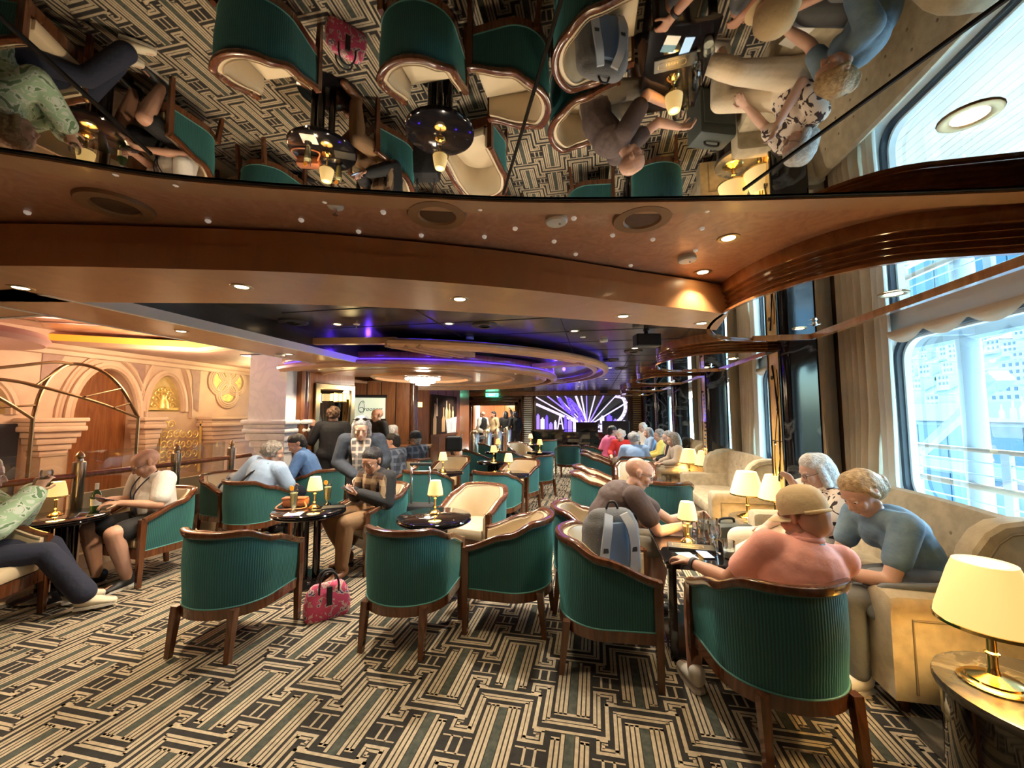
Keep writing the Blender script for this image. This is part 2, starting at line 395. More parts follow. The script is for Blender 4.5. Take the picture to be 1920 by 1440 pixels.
for dx in (0, .16, .30): cu.sweep([(e0[0] + dx, e0[1] + dx * .3 - .02, 2.30), (e0[0] + dx + .35, e0[1] + .95, 2.30)], [(-.04, -.03), (.04, -.03), (.04, .03), (-.04, .03)])
canopy = struct('trim_1', cu, 'soffit', smooth=True)
cl = MB(); cl.sweep(LA(2.46, 2.16), [(-a * 1.15, b * 1.1) for a, b in prof_big])
cl.sweep(LA(2.30, 2.175), [(-a * .7, b * .7) for a, b in prof_big])
cl.sweep(arcpts(*CC, 1.72, 0, 2 * PI, 2.21, 60)[:-1], [(-a * .7, b * .7) for a, b in prof_big], loop=True)
cl.sweep(arcpts(*CC, .88, 0, 2 * PI, 2.21, 48)[:-1], [(-a * .9, b * .7) for a, b in prof_big], loop=True)
obj('lower_ring', cl, 'soffit', canopy, smooth=True)
def ringdisc(mb, r0, r1, z, mi=0, n=64, w=.70):
    a = arcpts(*CC, r0, -w * PI, w * PI, z, n); b2 = arcpts(*CC, r1, -w * PI, w * PI, z, n); strip(mb, [p[:2] for p in a], [p[:2] for p in b2], z, z, mi)
dd = MB(); ringdisc(dd, 2.45, 3.30, 2.385, w=.42); obj('cove_ceiling', dd, 'dark_ceiling', canopy)
d2 = MB(); ringdisc(d2, .0, .92, 2.26, w=1.0); ringdisc(d2, .88, 1.78, 2.25, w=.9); ringdisc(d2, 1.7, 2.36, 2.22)
obj('canopy_soffit', d2, 'wood_panel', canopy)
wv = MB(); wv.sweep(LA(2.47, 2.26), [(-.01, 0), (.01, 0), (.01, .10), (-.01, .10)]); obj('cove_upstand', wv, 'wood_panel', canopy, smooth='all')
bl = MB(); bl.sweep(arcpts(*CC, 2.50, -.64 * PI, .3 * PI, 2.266, 72), [(-.012, -.006), (.012, -.006), (.012, .006), (-.012, .006)])
obj('led_strip', bl, 'blue_led', canopy)
bl = MB(); bl.sweep(arcpts(*CC, 3.34, -.38 * PI, .2 * PI, 2.368, 60), [(-.01, -.006), (.01, -.006), (.01, .006), (-.01, .006)]); obj('led_strip', bl, 'blue_led_dim', canopy)
for a in (-.12, .22):
    st = MB(); p0 = Vector((CC[0] + 2.48 * math.cos(a * PI), CC[1] + 2.48 * math.sin(a * PI), 2.30)); p1 = Vector((CC[0] + 3.25 * math.cos(a * PI), CC[1] + 3.25 * math.sin(a * PI), 2.30))
    for off in (-.09, .0, .09):
        t = Vector((-math.sin(a * PI), math.cos(a * PI), 0)) * off; st.sweep([p0 + t, p1 + t], [(-.03, -.03), (.03, -.03), (.03, .03), (-.03, .03)])
    obj('bridge_bar', st, 'soffit', canopy)
for k in range(10):
    a = (-.62 + .088 * k) * PI; point((CC[0] + 2.72 * math.cos(a), CC[1] + 2.72 * math.sin(a), 2.33), 1.0, (.10, .03, 1), .03)
# crystal ceiling light in the centre of the canopy
ch = thing('crystal_light', 'round crystal bead ceiling light under the tiered canopy', 'chandelier', (CC[0], CC[1], 2.255))
b = MB(); b.lathe([(.01, -.16), (.10, -.13), (.25, -.07), (.33, -.02), (.34, 0), (0, 0)], 20); obj('bead_bowl', b, 'crystal', ch)
b = MB()
for k in range(24):
    for rr, zz in ((.31, -.03), (.22, -.085), (.12, -.13)): b.ball((rr * math.cos(k * PI / 12), rr * math.sin(k * PI / 12), zz), .022, 6)
obj('bead', b, 'bulb_cool', ch)
point((CC[0], CC[1], 1.97), 12, (1, .85, .6), .1)

# ---- half-round bulkheads along the windows, mirrored underneath
RZ = 2.225
def ring_bulkhead(n, dy):
    cx, r1, y0, y1 = 1.29 * K, .51 * K, 1.83 * K, 3.56 * K; RX = 1.71 * K
    cyc = (y0 + y1) / 2; ry = (y1 - y0) / 2
    path = [(RX, y1)] + [(cx - r1 * math.sin(a * PI / 24), cyc + ry * math.cos(a * PI / 24)) for a in range(25)] + [(RX, y0)]
    path = [(x, y + dy) for x, y in path]
    # moulded profile: bottom ribs then a plain frieze up to the ceiling   (a = inward, b = up)
    prof = [(0, 0)]
    for k in range(4):
        zc = .018 + k * .032
        for j in range(5): a = -PI / 2 + PI * j / 4; prof.append((-.004 * k * -1 - .027 * math.cos(a) + .0, zc + .0145 * math.sin(a)))
    prof += [(.02, .135), (.02, .222)]
    b = MB(); P3 = [(x, y, RZ) for x, y in path]
    b.sweep(P3, [(-a, bb) for a, bb in prof], closed_prof=False, caps=False)
    o = struct('trim_%d' % n, b, 'ring_wood', smooth=True)
    mb = MB(); inn = [(x * 1.0 + (.05 if x < 1.75 else 0), y - (.05 if y > cyc + dy else -.05) * .8) for x, y in path]
    mb.add([(x, y, RZ + .004) for x, y in path], [tuple(range(len(path)))])
    obj('mirror_underside', mb, 'ring_mirror', o)
    f = MB(); q = [(x, y, RZ - .005) for x, y in path]
    f.sweep(q, [(-.035, -.006), (-.01, -.006), (-.01, .01), (-.035, .01)], smooth if 0 else True)
    f.sweep([(RX - .01, y0 + dy, RZ - .008), (RX - .01, y1 + dy, RZ - .008)], [(-.02, -.012), (.02, -.012), (.02, .012), (-.02, .012)])
    f.sweep([(RX - .01, y1 + dy - .01, RZ - .008), (cx - .02, y1 + dy - .01, RZ - .008)], [(-.02, -.012), (.02, -.012), (.02, .012), (-.02, .012)])
    obj('mirror_frame', f, 'ring_wood', o)
    up = MB(); up.box(RX - .01, RX + .01, y0 + dy, y1 + dy, RZ, HD + .02); obj('chord_panel', up, 'ring_wood', o)
    return o
for i in range(6): ring_bulkhead(2 + i, 2.70 * i)

# ---- window wall on the right, one bay every 2.71 m
WX = 2.45; BAY = 2.71
def rrect(y0, y1, z0, z1, r, n=8):
    pts = []
    for (cy, cz, a0) in ((y1 - r, z1 - r, 0), (y0 + r, z1 - r, PI / 2), (y0 + r, z0 + r, PI), (y1 - r, z0 + r, 1.5 * PI)):
        for k in range(n + 1): a = a0 + PI / 2 * k / n; pts.append((cy + r * math.cos(a), cz + r * math.sin(a)))
    return pts
def window_bay(n, y0):
    # wall panel with a rounded opening
    W0, W1, Z0, Z1 = y0 + .40, y0 + 2.07, .78, 2.24
    ins = rrect(W0, W1, Z0, Z1, .2); m = len(ins)
    out = []
    cy, cz = (W0 + W1) / 2, (Z0 + Z1) / 2
    A0, A1, B0, B1 = y0, y0 + BAY, 0, 2.6
    for (y, z) in ins:
        dy, dz = y - cy, z - cz
        s = min((A1 - cy) / dy if dy > 1e-6 else 1e9, (A0 - cy) / dy if dy < -1e-6 else 1e9, (B1 - cz) / dz if dz > 1e-6 else 1e9, (B0 - cz) / dz if dz < -1e-6 else 1e9)
        out.append((cy + dy * s, cz + dz * s))
    b = MB(); fs = [(i, (i + 1) % m, m + (i + 1) % m, m + i) for i in range(m)]
    b.add([(WX, y, z) for y, z in ins] + [(WX, y, z) for y, z in out], fs)
    b.add([(WX, y, z) for y, z in ins] + [(WX + .16, cy + (y - cy) * .93, cz + (z - cz) * .94) for y, z in ins], fs)
    # corner patches of the wall rectangle are covered by the piers; close the rest with a backing
    o = struct('window_%d' % n, b, 'white_paint', smooth=True)
    fr = MB()
    for s0, s1, x0, x1, mi in ((1.0, .965, WX - .03, WX - .03, 0), (1.0, 1.0, WX - .03, WX + .02, 0), (.965, .965, WX - .03, WX + .14, 0), (.965, .925, WX + .06, WX + .06, 1), (.925, .925, WX + .06, WX + .14, 1), (.925, .90, WX + .10, WX + .10, 0), (.90, .90, WX + .10, WX + .15, 0)):
        fr.add([(x0, cy + (y - cy) * s0, cz + (z - cz) * s0) for y, z in ins] + [(x1, cy + (y - cy) * s1, cz + (z - cz) * s1) for y, z in ins], fs, mi)
    obj('window_frame', fr, ['white_paint', 'dark_rubber'], o, smooth=True)
    g = MB(); g.add([(WX + .15, cy + (y - cy) * .955, cz + (z - cz) * .955) for y, z in ins], [tuple(range(m))]); obj('pane', g, 'window_glass', o)
    return o
BY = [1.94 + BAY * i for i in range(-1, 5)]
for i, y0 in enumerate(BY[1:]): window_bay(1 + i, y0)
wr = MB(); wr.box(WX, WX + .16, -2.6, BY[1], 0, 2.6); wr.box(WX, WX + .16, BY[-1] + BAY, 16.2, 0, 2.6)  # first box closes the near window bay, put in to block daylight there
for y0 in BY + [BY[-1] + BAY]:
    for z in (0, 2.32): wr.box(WX + .002, WX + .14, y0 - .75, y0 + .42, z, z + (.7 if z == 0 else .28))
    wr.box(WX + .002, WX + .14, y0 - .60, y0 + .16, 0, 2.6)
struct('wall_right', wr, 'white_paint')
# ---- marble piers with inlaid wood panels, curtains and swags at every bay
COLY = [4.29 + BAY * i for i in range(-1, 5)]
def inlay_panel_mat():
    m, nt, b, tc = node_mat('inlay_gold', .25)
    n = nt.nodes.new('ShaderNodeTexNoise'); n.inputs['Scale'].default_value = 4; n.inputs['Distortion'].default_value = 2
    mp = nt.nodes.new('ShaderNodeMapping'); mp.inputs['Scale'].default_value = (1, 3, .8)
    r = nt.nodes.new('ShaderNodeValToRGB'); r.color_ramp.elements[0].color = (.50, .24, .05, 1); r.color_ramp.elements[1].color = (.72, .47, .13, 1)
    nt.links.new(tc.outputs['Object'], mp.inputs[0]); nt.links.new(mp.outputs[0], n.inputs['Vector']); nt.links.new(n.outputs['Fac'], r.inputs[0]); nt.links.new(r.outputs[0], b.inputs['Base Color'])
    b.inputs['Coat Weight'].default_value = .4
inlay_panel_mat()
def pier(n, y):
    b = MB(); X0 = 1.80
    pr = [(X0 + .05, y), (2.12, y), (2.46, y + .01), (2.46, y + .36), (X0, y + .36), (X0, y + .05)]
    pr = [(2.08, y), (2.11, y + .03), (2.11, y + .38), (X0 + .03, y + .38), (X0 + .008, y + .372), (X0, y + .35)] + [(X0 + .06 - .06 * math.cos(a * PI / 16), y + .06 - .06 * math.sin(a * PI / 16)) for a in range(9)]
    b.prism(pr, 0, 2.44)
    o = struct('trim_%d' % (20 + n), b, 'black_marble', smooth=True)
    f = MB()
    for (ya, yb) in ((y + .065, y + .09), (y + .325, y + .35)): f.box(X0 - .016, X0, ya, yb, 0, 2.19, b=.004)
    f.box(X0 - .02, X0 + .0, y + .05, y + .36, 2.17, 2.22)
    obj('ebony_frame', f, 'black_gloss', o)
    g = MB(); g.box(X0 - .008, X0, y + .09, y + .325, .05, 2.17); obj('inlay_panel', g, 'inlay_gold', o)
    v = MB(); zc = 1.2
    r = random.Random(n)
    if n % 2 == 1:       # vine-like inlay lines
        pts = [(X0 - .011, y + .207 + .07 * math.sin(t * 5.2 + .5 + n), .35 + 1.7 * t) for t in [i / 40 for i in range(41)]]; v.tube(pts, [.004 + .008 * abs(math.sin(i * .35)) for i in range(41)], 5)
        pts = [(X0 - .011, y + .207 - .075 * math.sin(t * 6.5 + 1 + n), .4 + 1.6 * t) for t in [i / 40 for i in range(41)]]; v.tube(pts, .0035, 5)
        for k in range(5):
            zz = .6 + .33 * k; cy0 = y + .207 + .05 * (-1) ** k
            v.tube([(X0 - .011, cy0 + .028 * math.cos(a * .45) * (1 - a / 22), zz + .028 * math.sin(a * .45) * (1 - a / 22)) for a in range(18)], .004, 5)
        v.box(X0 - .012, X0 - .007, y + .1, y + .32, 1.28, 1.286)
    else:                # piano-key motif winding up the panel
        for k in range(22):
            zz = .55 + k * .065; c = y + .207 + .05 * math.sin(k * .35)
            v.box(X0 - .012, X0 - .007, c - .05, c + (.05 if k % 2 else .0), zz, zz + .028)
    obj('inlay_motif', v, 'black_gloss', o)
    return o
for i, y in enumerate(COLY): pier(i, y)

def curtain(y0, y1, label, flip):
    """gathered drape: wavy sheet with thickness, tied towards its outer edge"""
    o = thing('curtain', label, 'curtain', (2.345, (y0 + y1) / 2, 0), 0, 'beige window drapes')
    w = y1 - y0
    def sheet(mb, a, b_, x, folds, amp, seed):
        n = 10 * folds; rings = []
        rr = random.Random(seed); ph = [rr.uniform(-.6, .6) for _ in range(folds + 1)]
        for zi in range(13):
            z = .32 + (2.446 - .32) * zi / 12; pinch = 1 - .16 * math.exp(-((z - 1.0) / .35) ** 2) + .02 * (zi / 12)
            row = []
            for i in range(n + 1):
                t = i / n; y = a + (b_ - a) * t; yy = (y - (a if flip else b_)) * pinch + (a if flip else b_)
                k = t * folds; row.append((x + amp * math.sin(2 * PI * k + ph[int(k) % folds] + .15 * math.sin(z * 3 + k)), yy - (y0 + y1) / 2, z))
            rings.append(row)
        rev = [[(p[0] + .012, p[1], p[2]) for p in r] for r in rings]
        mb.loft([r + q[::-1] for r, q in zip(rings, rev)], caps=True)
    b = MB(); sheet(b, y0 + (.14 if not flip else 0), y1 - (0 if not flip else .14), 0, 5, .040, int(y0 * 10)); obj('drape', b, 'curtain', o, smooth=True)
    b = MB()
    if not flip: sheet(b, y0, y0 + .15, .02, 2, .02, 3)
    else: sheet(b, y1 - .15, y1, .02, 2, .02, 3)
    obj('lining', b, 'curtain_lining', o, smooth=True)
    return o
for i, y in enumerate(COLY):
    lab = ['beside the table with the big brass lamp', 'behind the women on the window sofa', 'behind the empty winged sofa', 'behind the pair of seated women', 'near the far end of the window row', 'at the far end of the window row'][i]
    curtain(y - .50, y + .10, 'gathered beige curtain with pale lining ' + lab, False)
    if i < 5: curtain(y + .30, y + .74, 'narrow beige curtain past the marble pier ' + ['by the big lamp table', 'behind the two lamps', 'beside the empty winged sofa', 'beside the seated women', 'near the bar'][i], True)
    # swag valance over the window
    sw = MB(); rows = []
    ya, yb = y - BAY + .76, y - .52
    for r_ in range(7):
        t = r_ / 6; row = []
        for k in range(49):
            u = k / 48; sag = abs(math.sin(u * 4 * PI)); yy = ya + (yb - ya) * u
            row.append((2.34 - .05 * math.sin(t * PI) * sag, yy, 2.215 - t * (.035 + .075 * sag)))
        rows.append(row)
    sw.loft([r for r in rows], closed=False, caps=False)
    sw.loft([[(p[0] + .01, p[1], p[2]) for p in r] for r in rows], closed=False, caps=False)
    o = tag(obj('swag_valance', sw, 'sheer', smooth=True), 'pale scalloped swag valance across the window top ' + ['beside the big brass lamp', 'above the women on the sofa', 'above the empty winged sofa', 'above the seated grey haired women', 'near the far end', 'at the far end'][i], 'valance', 'window swags')

ws = MB()
for y in COLY: ws.box(WX - .05, WX + .0, y - .13, y + .5, 0, 2.44)
struct('trim_40', ws, 'wood')
# ---- other walls
wb = MB(); wb.box(-9.2, 2.7, -2.75, -2.6, 0, 3.0); struct('wall_back', wb, 'wood_panel')
wf = MB(); wf.box(-5.0, -4.9, 15.9, 16.2, 0, 2.6); wf.box(-3.15, 2.6, 16.0, 16.2, 0, 2.6); wf.box(-5.2, -3.15, 16.0, 16.2, 1.95, 2.6); wf.box(-5.2,-4.95,16.0,16.2,0,2.6)
wf.box(-5.3, -2.9, 18.2, 18.3, 0, 2.6)
front = struct('wall_front', wf, 'wood_panel')
for x in (-4.6, -4.1, -3.6): 
    q = MB(); q.box(x, x + .012, 18.19, 18.2, 0, 2.4); obj('panel_groove', q, 'black_gap', front)
lg = MB(); lg.box(-5.1,-2.9,16.2,18.2,2.3,2.35); obj('foyer_ceiling', lg, 'soffit', front)
point((-4.0, 17.2, 2.1), 70, (1, .75, .4), .1)
# door surround with moulded architrave
df = MB()
for k, (w, d) in enumerate(((.34, .10), (.22, .15), (.10, .19))):
    df.box(-4.98 - w, -4.98 - w + .12, 16.0 - d, 16.02, 0, 1.93 + w, 0, b=.01); df.box(-3.12 + w - .12, -3.12 + w, 16.0 - d, 16.02, 0, 1.93 + w, 0, b=.01)
    df.box(-4.98 - w, -3.12 + w, 16.0 - d, 16.02, 1.93 + w - .12, 1.93 + w, 0, b=.01)
struct('door_1', df, 'wood', smooth=True)
# header band above the mural and the door
hb = MB(); hb.box(-5.3, 2.5, 15.7, 15.95, 2.30, 2.5); obj('header_band', hb, 'wood_panel', front)

# louvred panels either side of the mural
def louvre(x0, x1, m1, label):
    t = thing('louvre_panel', label, 'panel', (x0, 15.93, 0), 0, 'louvre panels')
    b = MB(); w = x1 - x0; b.box(0, .05, -.04, .05, .3, 2.30); b.box(w - .05, w, -.04, .05, .3, 2.30); b.box(0, w, .03, .05, .3, 2.3); obj('panel_frame', b, 'wood', t)
    sl_ = MB(); sl_.box(.05, w - .05, -.03, .02, 0, .045)
    me = None
    for k in range(22):
        o = obj('slat', sl_, m1, t) if me is None else link(bpy.data.objects.new('slat', me), t)
        me = o.data; o.location = (0, 0, .42 + k * .084); o.rotation_euler = (0, 0, 0)
    return t
louvre(-2.92, -2.42, 'curtain_lining', 'pale slatted louvre panel between the doorway and the mural')
louvre(1.38, 1.78, 'inlay_gold', 'golden slatted louvre panel beside the window row')
# mural: night skyline with keyboard ribbon and light beams, built as relief on a dark board
mu = thing('skyline_mural', 'purple and black art deco skyline mural with piano keyboard ribbon', 'mural', (-2.3, 15.95, .96))
mat('mural_dark', (.04, .035, .045), .3, col2=(.12, .11, .12), vscale=1.5); mat('mural_grey', (.22, .21, .21), .4)
mat('neon_violet', (.3, .2, .9), .5, emit=(.26, .16, .95), estr=.7); mat('neon_white', (.9, .8, 1), .5, emit=(.80, .68, 1), estr=.45); mat('neon_blue', (.15, .1, .9), .5, emit=(.12, .06, .95), estr=.8)
b = MB(); b.box(0, 3.55, 0, .04, 0, 1.32); obj('board', b, 'mural_dark', mu)
def bar2(mb, x0, z0, x1, z1, w, y=-.01, t=.012):
    d = Vector((x1 - x0, 0, z1 - z0)).normalized(); n = Vector((-d.z, 0, d.x)) * w / 2
    p = [Vector((x0, 0, z0)) + n, Vector((x1, 0, z1)) + n, Vector((x1, 0, z1)) - n, Vector((x0, 0, z0)) - n]
    mb.loft([[tuple(q + Vector((0, y, 0))) for q in p], [tuple(q + Vector((0, y + t, 0))) for q in p]])
w1, w2, w3 = MB(), MB(), MB()
def clipbar(mb, x0, z0, x1, z1, w, y=-.01):
    if z1 > 1.32: k = (1.32 - z0) / (z1 - z0); x1 = x0 + (x1 - x0) * k; z1 = 1.32
    if x1 < 0: k = (0 - x0) / (x1 - x0); z1 = z0 + (z1 - z0) * k; x1 = 0
    if x1 > 3.55: k = (3.55 - x0) / (x1 - x0); z1 = z0 + (z1 - z0) * k; x1 = 3.55
    bar2(mb, x0, z0, x1, z1, w, y)
for (x1, mb, w) in ((-.9, w2, .10), (-.2, w2, .05), (.35, w1, .05), (.75, w2, .04), (1.1, w1, .05), (1.55, w2, .09), (1.78, w2, .06), (2.0, w1, .04), (2.35, w2, .05), (2.7, w1, .05), (3.2, w2, .04), (4.1, w2, .05)): clipbar(mb, 2.0, .12, x1, 1.40, w)
obj('light_beam', w1, 'neon_violet', mu); obj('light_beam', w2, 'neon_white', mu)
g = MB(); g.add([(1.7, -.002, .3), (3.0, -.002, 1.32), (.9, -.002, 1.32)], [(0, 1, 2)]); g.add([(2.2, -.002, .3), (3.5, -.002, 1.2), (3.0, -.002, 1.32)], [(0, 1, 2)]); obj('grey_sector', g, 'mural_grey', mu)
rb, rk, rv = MB(), MB(), MB()
path = smoothpath([(.9, 1.25), (1.25, .75), (1.5, .62), (1.35, .95), (1.30, 1.2), (1.7, .75), (1.95, .25), (2.3, .12), (2.75, .2), (3.2, .35), (3.45, .75), (3.4, 1.2), (3.1, 1.3)], 6)
for i in range(len(path) - 1):
    (x0, z0), (x1, z1) = path[i][:2], path[i + 1][:2]; 
    bar2(rb if i > 34 else rv, x0, z0, x1, z1, .13, -.018)
    if i % 2 == 0: 
        mx, mz = (x0 + x1) / 2, (z0 + z1) / 2; dx, dz = x1 - x0, z1 - z0; L = math.hypot(dx, dz) or 1; bar2(rk, mx + dz / L * .06, mz - dx / L * .06, mx, mz, .018, -.03)
obj('keyboard_ribbon', rb, 'neon_white', mu); obj('keyboard_ribbon', rv, 'neon_blue', mu); obj('black_key', rk, 'black_gloss', mu)
me_t = {}
r = random.Random(4)
for k, (x, w, h) in enumerate([(.02, .12, .55), (.18, .16, .40), (.38, .10, .5), (.52, .14, .22), (.72, .1, .3), (1.12, .1, .5), (1.26, .16, .34), (1.46, .12, .42), (1.66, .1, .6), (2.2, .1, .3), (2.5, .16, .48), (2.75, .2, .52), (3.0, .14, .36), (3.3, .2, .3)]):
    t = MB(); t.box(x, x + w, -.04, -.004, 0, h); t.box(x + w * .3, x + w * .7, -.035, -.004, h, h + .06)
    o = obj('tower', t, ['neon_violet', 'neon_white', 'neon_blue'][k % 3], mu)
t = MB(); bar2(t, .86, 0, .97, .62, .05, -.04); bar2(t, 1.08, 0, .97, .62, .05, -.04); t.box(.9, 1.04, -.04, -.01, .2, .24); obj('iron_tower', t, 'neon_white', mu)
t = MB(); t.box(-.06, 3.61, -.05, .05, -.08, 0); t.box(-.06, 0, -.05, .05, 0, 1.34); t.box(3.55, 3.62, -.05, .05, 0, 1.34); t.box(-.06, 3.62, -.05, .05, 1.32, 1.38); obj('mural_frame', t, 'wood', mu)
cb = MB(); cb.box(-2.4, 1.4, 15.55, 15.95, .0, .86, b=.01); cb.box(-2.45, 1.45, 15.5, 15.95, .86, .9)
tag(obj('low_cabinet', cb, 'black_gloss'), 'long dark cabinet under the purple skyline mural', 'cabinet')

# ---- left side walls of the bar: polyline of panels from the marble pier to the doorway
def wall_seg(mb, a, b_, z0=0, z1=2.45, t=.08, mi=0):
    d = (Vector(b_) - Vector(a)).normalized(); n = Vector((-d.y, d.x)) * t
    p = [a, b_, (b_[0] + n.x, b_[1] + n.y), (a[0] + n.x, a[1] + n.y)]; mb.prism(p, z0, z1, mi)
lw = MB()
PL = [(-4.40, 5.35), (-4.52, 5.80), (-4.33, 6.62), (-5.05, 7.35), (-5.05, 7.65), (-3.95, 8.12), (-3.85, 8.3), (-4.6, 9.2), (-4.60, 9.9), (-4.40, 10.2), (-4.25, 12.3), (-4.55, 14.2), (-5.2, 15.6), (-5.3, 16.1)]
for a, b_ in zip(PL[:-1], PL[1:]): wall_seg(lw, a, b_)
left = struct('wall_left', lw, 'wood_panel')
for (x, y, r_) in ((-4.52, 5.52, .10), (-3.93, 8.22, .11)):
    q = MB(); q.lathe([(r_, 0), (r_, 2.34)], 20, c=(x, y, 0)); obj('round_column', q, 'wood', left, smooth=True)
gv = MB()
for t in (.25, .5, .75):
    for a, b_ in ((PL[4], PL[5]), (PL[9], PL[10])):
        x, y = a[0] + (b_[0] - a[0]) * t, a[1] + (b_[1] - a[1]) * t; gv.box(x - .006, x + .006, y - .01, y + .004, 0, 2.3)
obj('panel_groove', gv, 'black_gap', left)
bb = MB(); 
for a, b_ in zip(PL[8:11], PL[9:12]): wall_seg(bb, (a[0] + .01, a[1] - .01), (b_[0] + .012, b_[1] - .01), 0, .12, .03)
struct('baseboard_left', bb, 'soffit')

# tall framed mirror doorway with the sconce inside
a, b_ = Vector((PL[1][0], PL[1][1], 0)), Vector((PL[2][0], PL[2][1], 0)); ang = math.atan2(b_.y - a.y, b_.x - a.x); Lw = (b_ - a).length
tm = thing('framed_mirror', 'tall gilt framed mirror on the wooden wall beside the marble pier', 'mirror', (a.x + .02, a.y - .03, 0), ang)
f = MB(); f.box(0, .1, -.03, .04, .2, 2.06, b=.012); f.box(Lw - .1, Lw, -.03, .04, .2, 2.06, b=.012); f.box(0, Lw, -.03, .04, 1.97, 2.07, b=.012); f.box(0, Lw, -.03, .04, .15, .25, b=.012); obj('frame', f, 'brass_dull', tm)
f = MB(); f.box(.1, Lw - .1, .0, .02, .25, 1.97); obj('mirror_glass', f, 'mirror', tm)
def sconce(loc, rz, w, h, label):
    t = thing('wall_sconce', label, 'lamp', loc, rz, 'crystal wall sconces')
    b = MB(); b.box(-w / 2, w / 2, -.10, -.0, -h / 2, h / 2, b=.015); obj('glass_box', b, 'sconce_glow', t)
    b = MB()
    for z in (-h / 2, h / 2): b.box(-w / 2 - .01, w / 2 + .01, -.115, .0, z - .008, z + .008)
    for x in (-w / 2, -w / 6, w / 6, w / 2): b.box(x - .006, x + .006, -.115, -.10, -h / 2, h / 2)
    obj('brass_cage', b, 'brass', t)
    point((loc[0] + math.sin(rz) * .3, loc[1] - math.cos(rz) * .3, loc[2]), 2.5, (1, .75, .35), .08)
m_ = (a + b_) / 2
sconce((m_.x + .05, m_.y - .06, 1.84), ang, .26, .14, 'glowing crystal box sconce in front of the gilt framed mirror')
sconce((-4.48, 9.55, 1.80), math.radians(78), .24, .14, 'glowing crystal box sconce in the narrow recess before the bottle poster')

# hanging banner sign with the bar name
a2, b2 = Vector((PL[4][0], PL[4][1], 0)), Vector((PL[5][0], PL[5][1], 0)); ang2 = math.atan2(b2.y - a2.y, b2.x - a2.x)
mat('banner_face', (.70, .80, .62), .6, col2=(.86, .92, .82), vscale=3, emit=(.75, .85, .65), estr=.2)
mat('sign_ink', (.015, .03, .02), .6)
sg = thing('bar_sign', 'hanging roller banner sign reading Crooners Bar in dark script', 'sign', (-4.93, 7.57, 0), ang2)
b = MB(); b.box(0, .62, -.05, -.035, 1.46, 1.90); obj('banner', b, 'banner_face', sg)
b = MB(); b.tube([(-.03, -.045, 1.93), (.65, -.045, 1.93)], .03, 10); b.tube([(-.02, -.045, 1.44), (.64, -.045, 1.44)], .022, 10); b.box(0, .62, -.047, -.030, 1.895, 1.93); obj('roller', b, 'black_matte', sg)
def text(name, body, size, loc, rot, m, parent, shear=0, ext=.003, align='CENTER', font=None):
    cu = bpy.data.curves.new(name, 'FONT'); cu.body = body; cu.size = size; cu.extrude = ext; cu.shear = shear; cu.align_x = align; cu.align_y = 'CENTER'
    o = bpy.data.objects.new(name, cu); C.objects.link(o)
    dg = bpy.context.evaluated_depsgraph_get(); me = bpy.data.meshes.new_from_object(o.evaluated_get(dg)); bpy.data.objects.remove(o)
    me.materials.clear(); me.materials.append(MATS[m]); o = bpy.data.objects.new(name, me); link(o, parent); o.location = loc; o.rotation_euler = rot
    return o
text('lettering', 'rooners', .115, (.37, -.055, 1.66), (PI / 2, 0, 0), 'sign_ink', sg, .35)
text('lettering', 'BAR', .05, (.46, -.055, 1.545), (PI / 2, 0, 0), 'sign_ink', sg, .2)
b = MB(); sc = [(.20, 1.80), (.17, 1.83), (.12, 1.80), (.09, 1.72), (.09, 1.64), (.13, 1.60), (.19, 1.63), (.16, 1.70), (.10, 1.68)]
b.tube([(x, -.055, z) for x, z in [p[:2] for p in smoothpath(sc, 6)]], .006, 6); b.tube([(x, -.055, z) for x, z in [p[:2] for p in smoothpath([(.11, 1.60), (.17, 1.58), (.20, 1.66), (.19, 1.78), (.15, 1.8)], 6)]], .004, 6); obj('capital_flourish', b, 'sign_ink', sg)

# bottle poster
a3, b3 = Vector((PL[9][0], PL[9][1], 0)), Vector((PL[10][0], PL[10][1], 0)); ang3 = math.atan2(b3.y - a3.y, b3.x - a3.x)
ps = thing('bottle_poster', 'large dark poster of champagne bottles in an ice bucket above wood wainscot', 'poster', (a3.x + .02, a3.y + .05, 0), ang3)
mat('poster_dark', (.03, .018, .015), .8, spec=.1); mat('poster_gold', (.55, .33, .14), .45); mat('poster_ice', (.70, .72, .74), .4, col2=(.45, .5, .56), vscale=5); mat('poster_pale', (.62, .44, .28), .5)
b = MB(); b.box(0, 1.7, -.03, 0, .99, 2.10); obj('print', b, 'poster_dark', ps)
b = MB(); b.add([(1.0, -.034, 1.0), (1.65, -.034, 1.0), (1.7, -.034, 1.48), (.9, -.034, 1.42)], [(0, 1, 2, 3)]); obj('ice_bucket_print', b, 'poster_ice', ps)
def bottle2d(x, z, h, w, m):
    q = MB(); pr = [(-w, 0), (w, 0), (w, h * .5), (w * .35, h * .68), (w * .35, h), (-w * .35, h), (-w * .35, h * .68), (-w, h * .5)]
    q.add([(x + px, -.036, z + pz) for px, pz in pr], [tuple(range(8))]); obj('bottle_print', q, m, ps)
for x, z, h, w, m in ((.2, 1.0, .85, .1, 'poster_gold'), (.32, 1.5, .5, .06, 'poster_pale'), (.75, 1.05, .7, .11, 'poster_gold'), (.95, 1.4, .55, .08, 'poster_pale'), (1.15, 1.42, .45, .08, 'poster_gold'), (1.4, 1.45, .34, .07, 'poster_pale')): bottle2d(x, z, h, w, m)
b = MB(); b.box(-.05, 1.75, -.045, 0, .93, .99); b.box(0, 1.7, -.03, 0, .12, .93); obj('wainscot', b, 'wood', ps)
for t in (.45, .9, 1.3): q = MB(); q.box(t, t + .012, -.034, -.03, .15, .9); obj('groove', q, 'black_gap', ps)

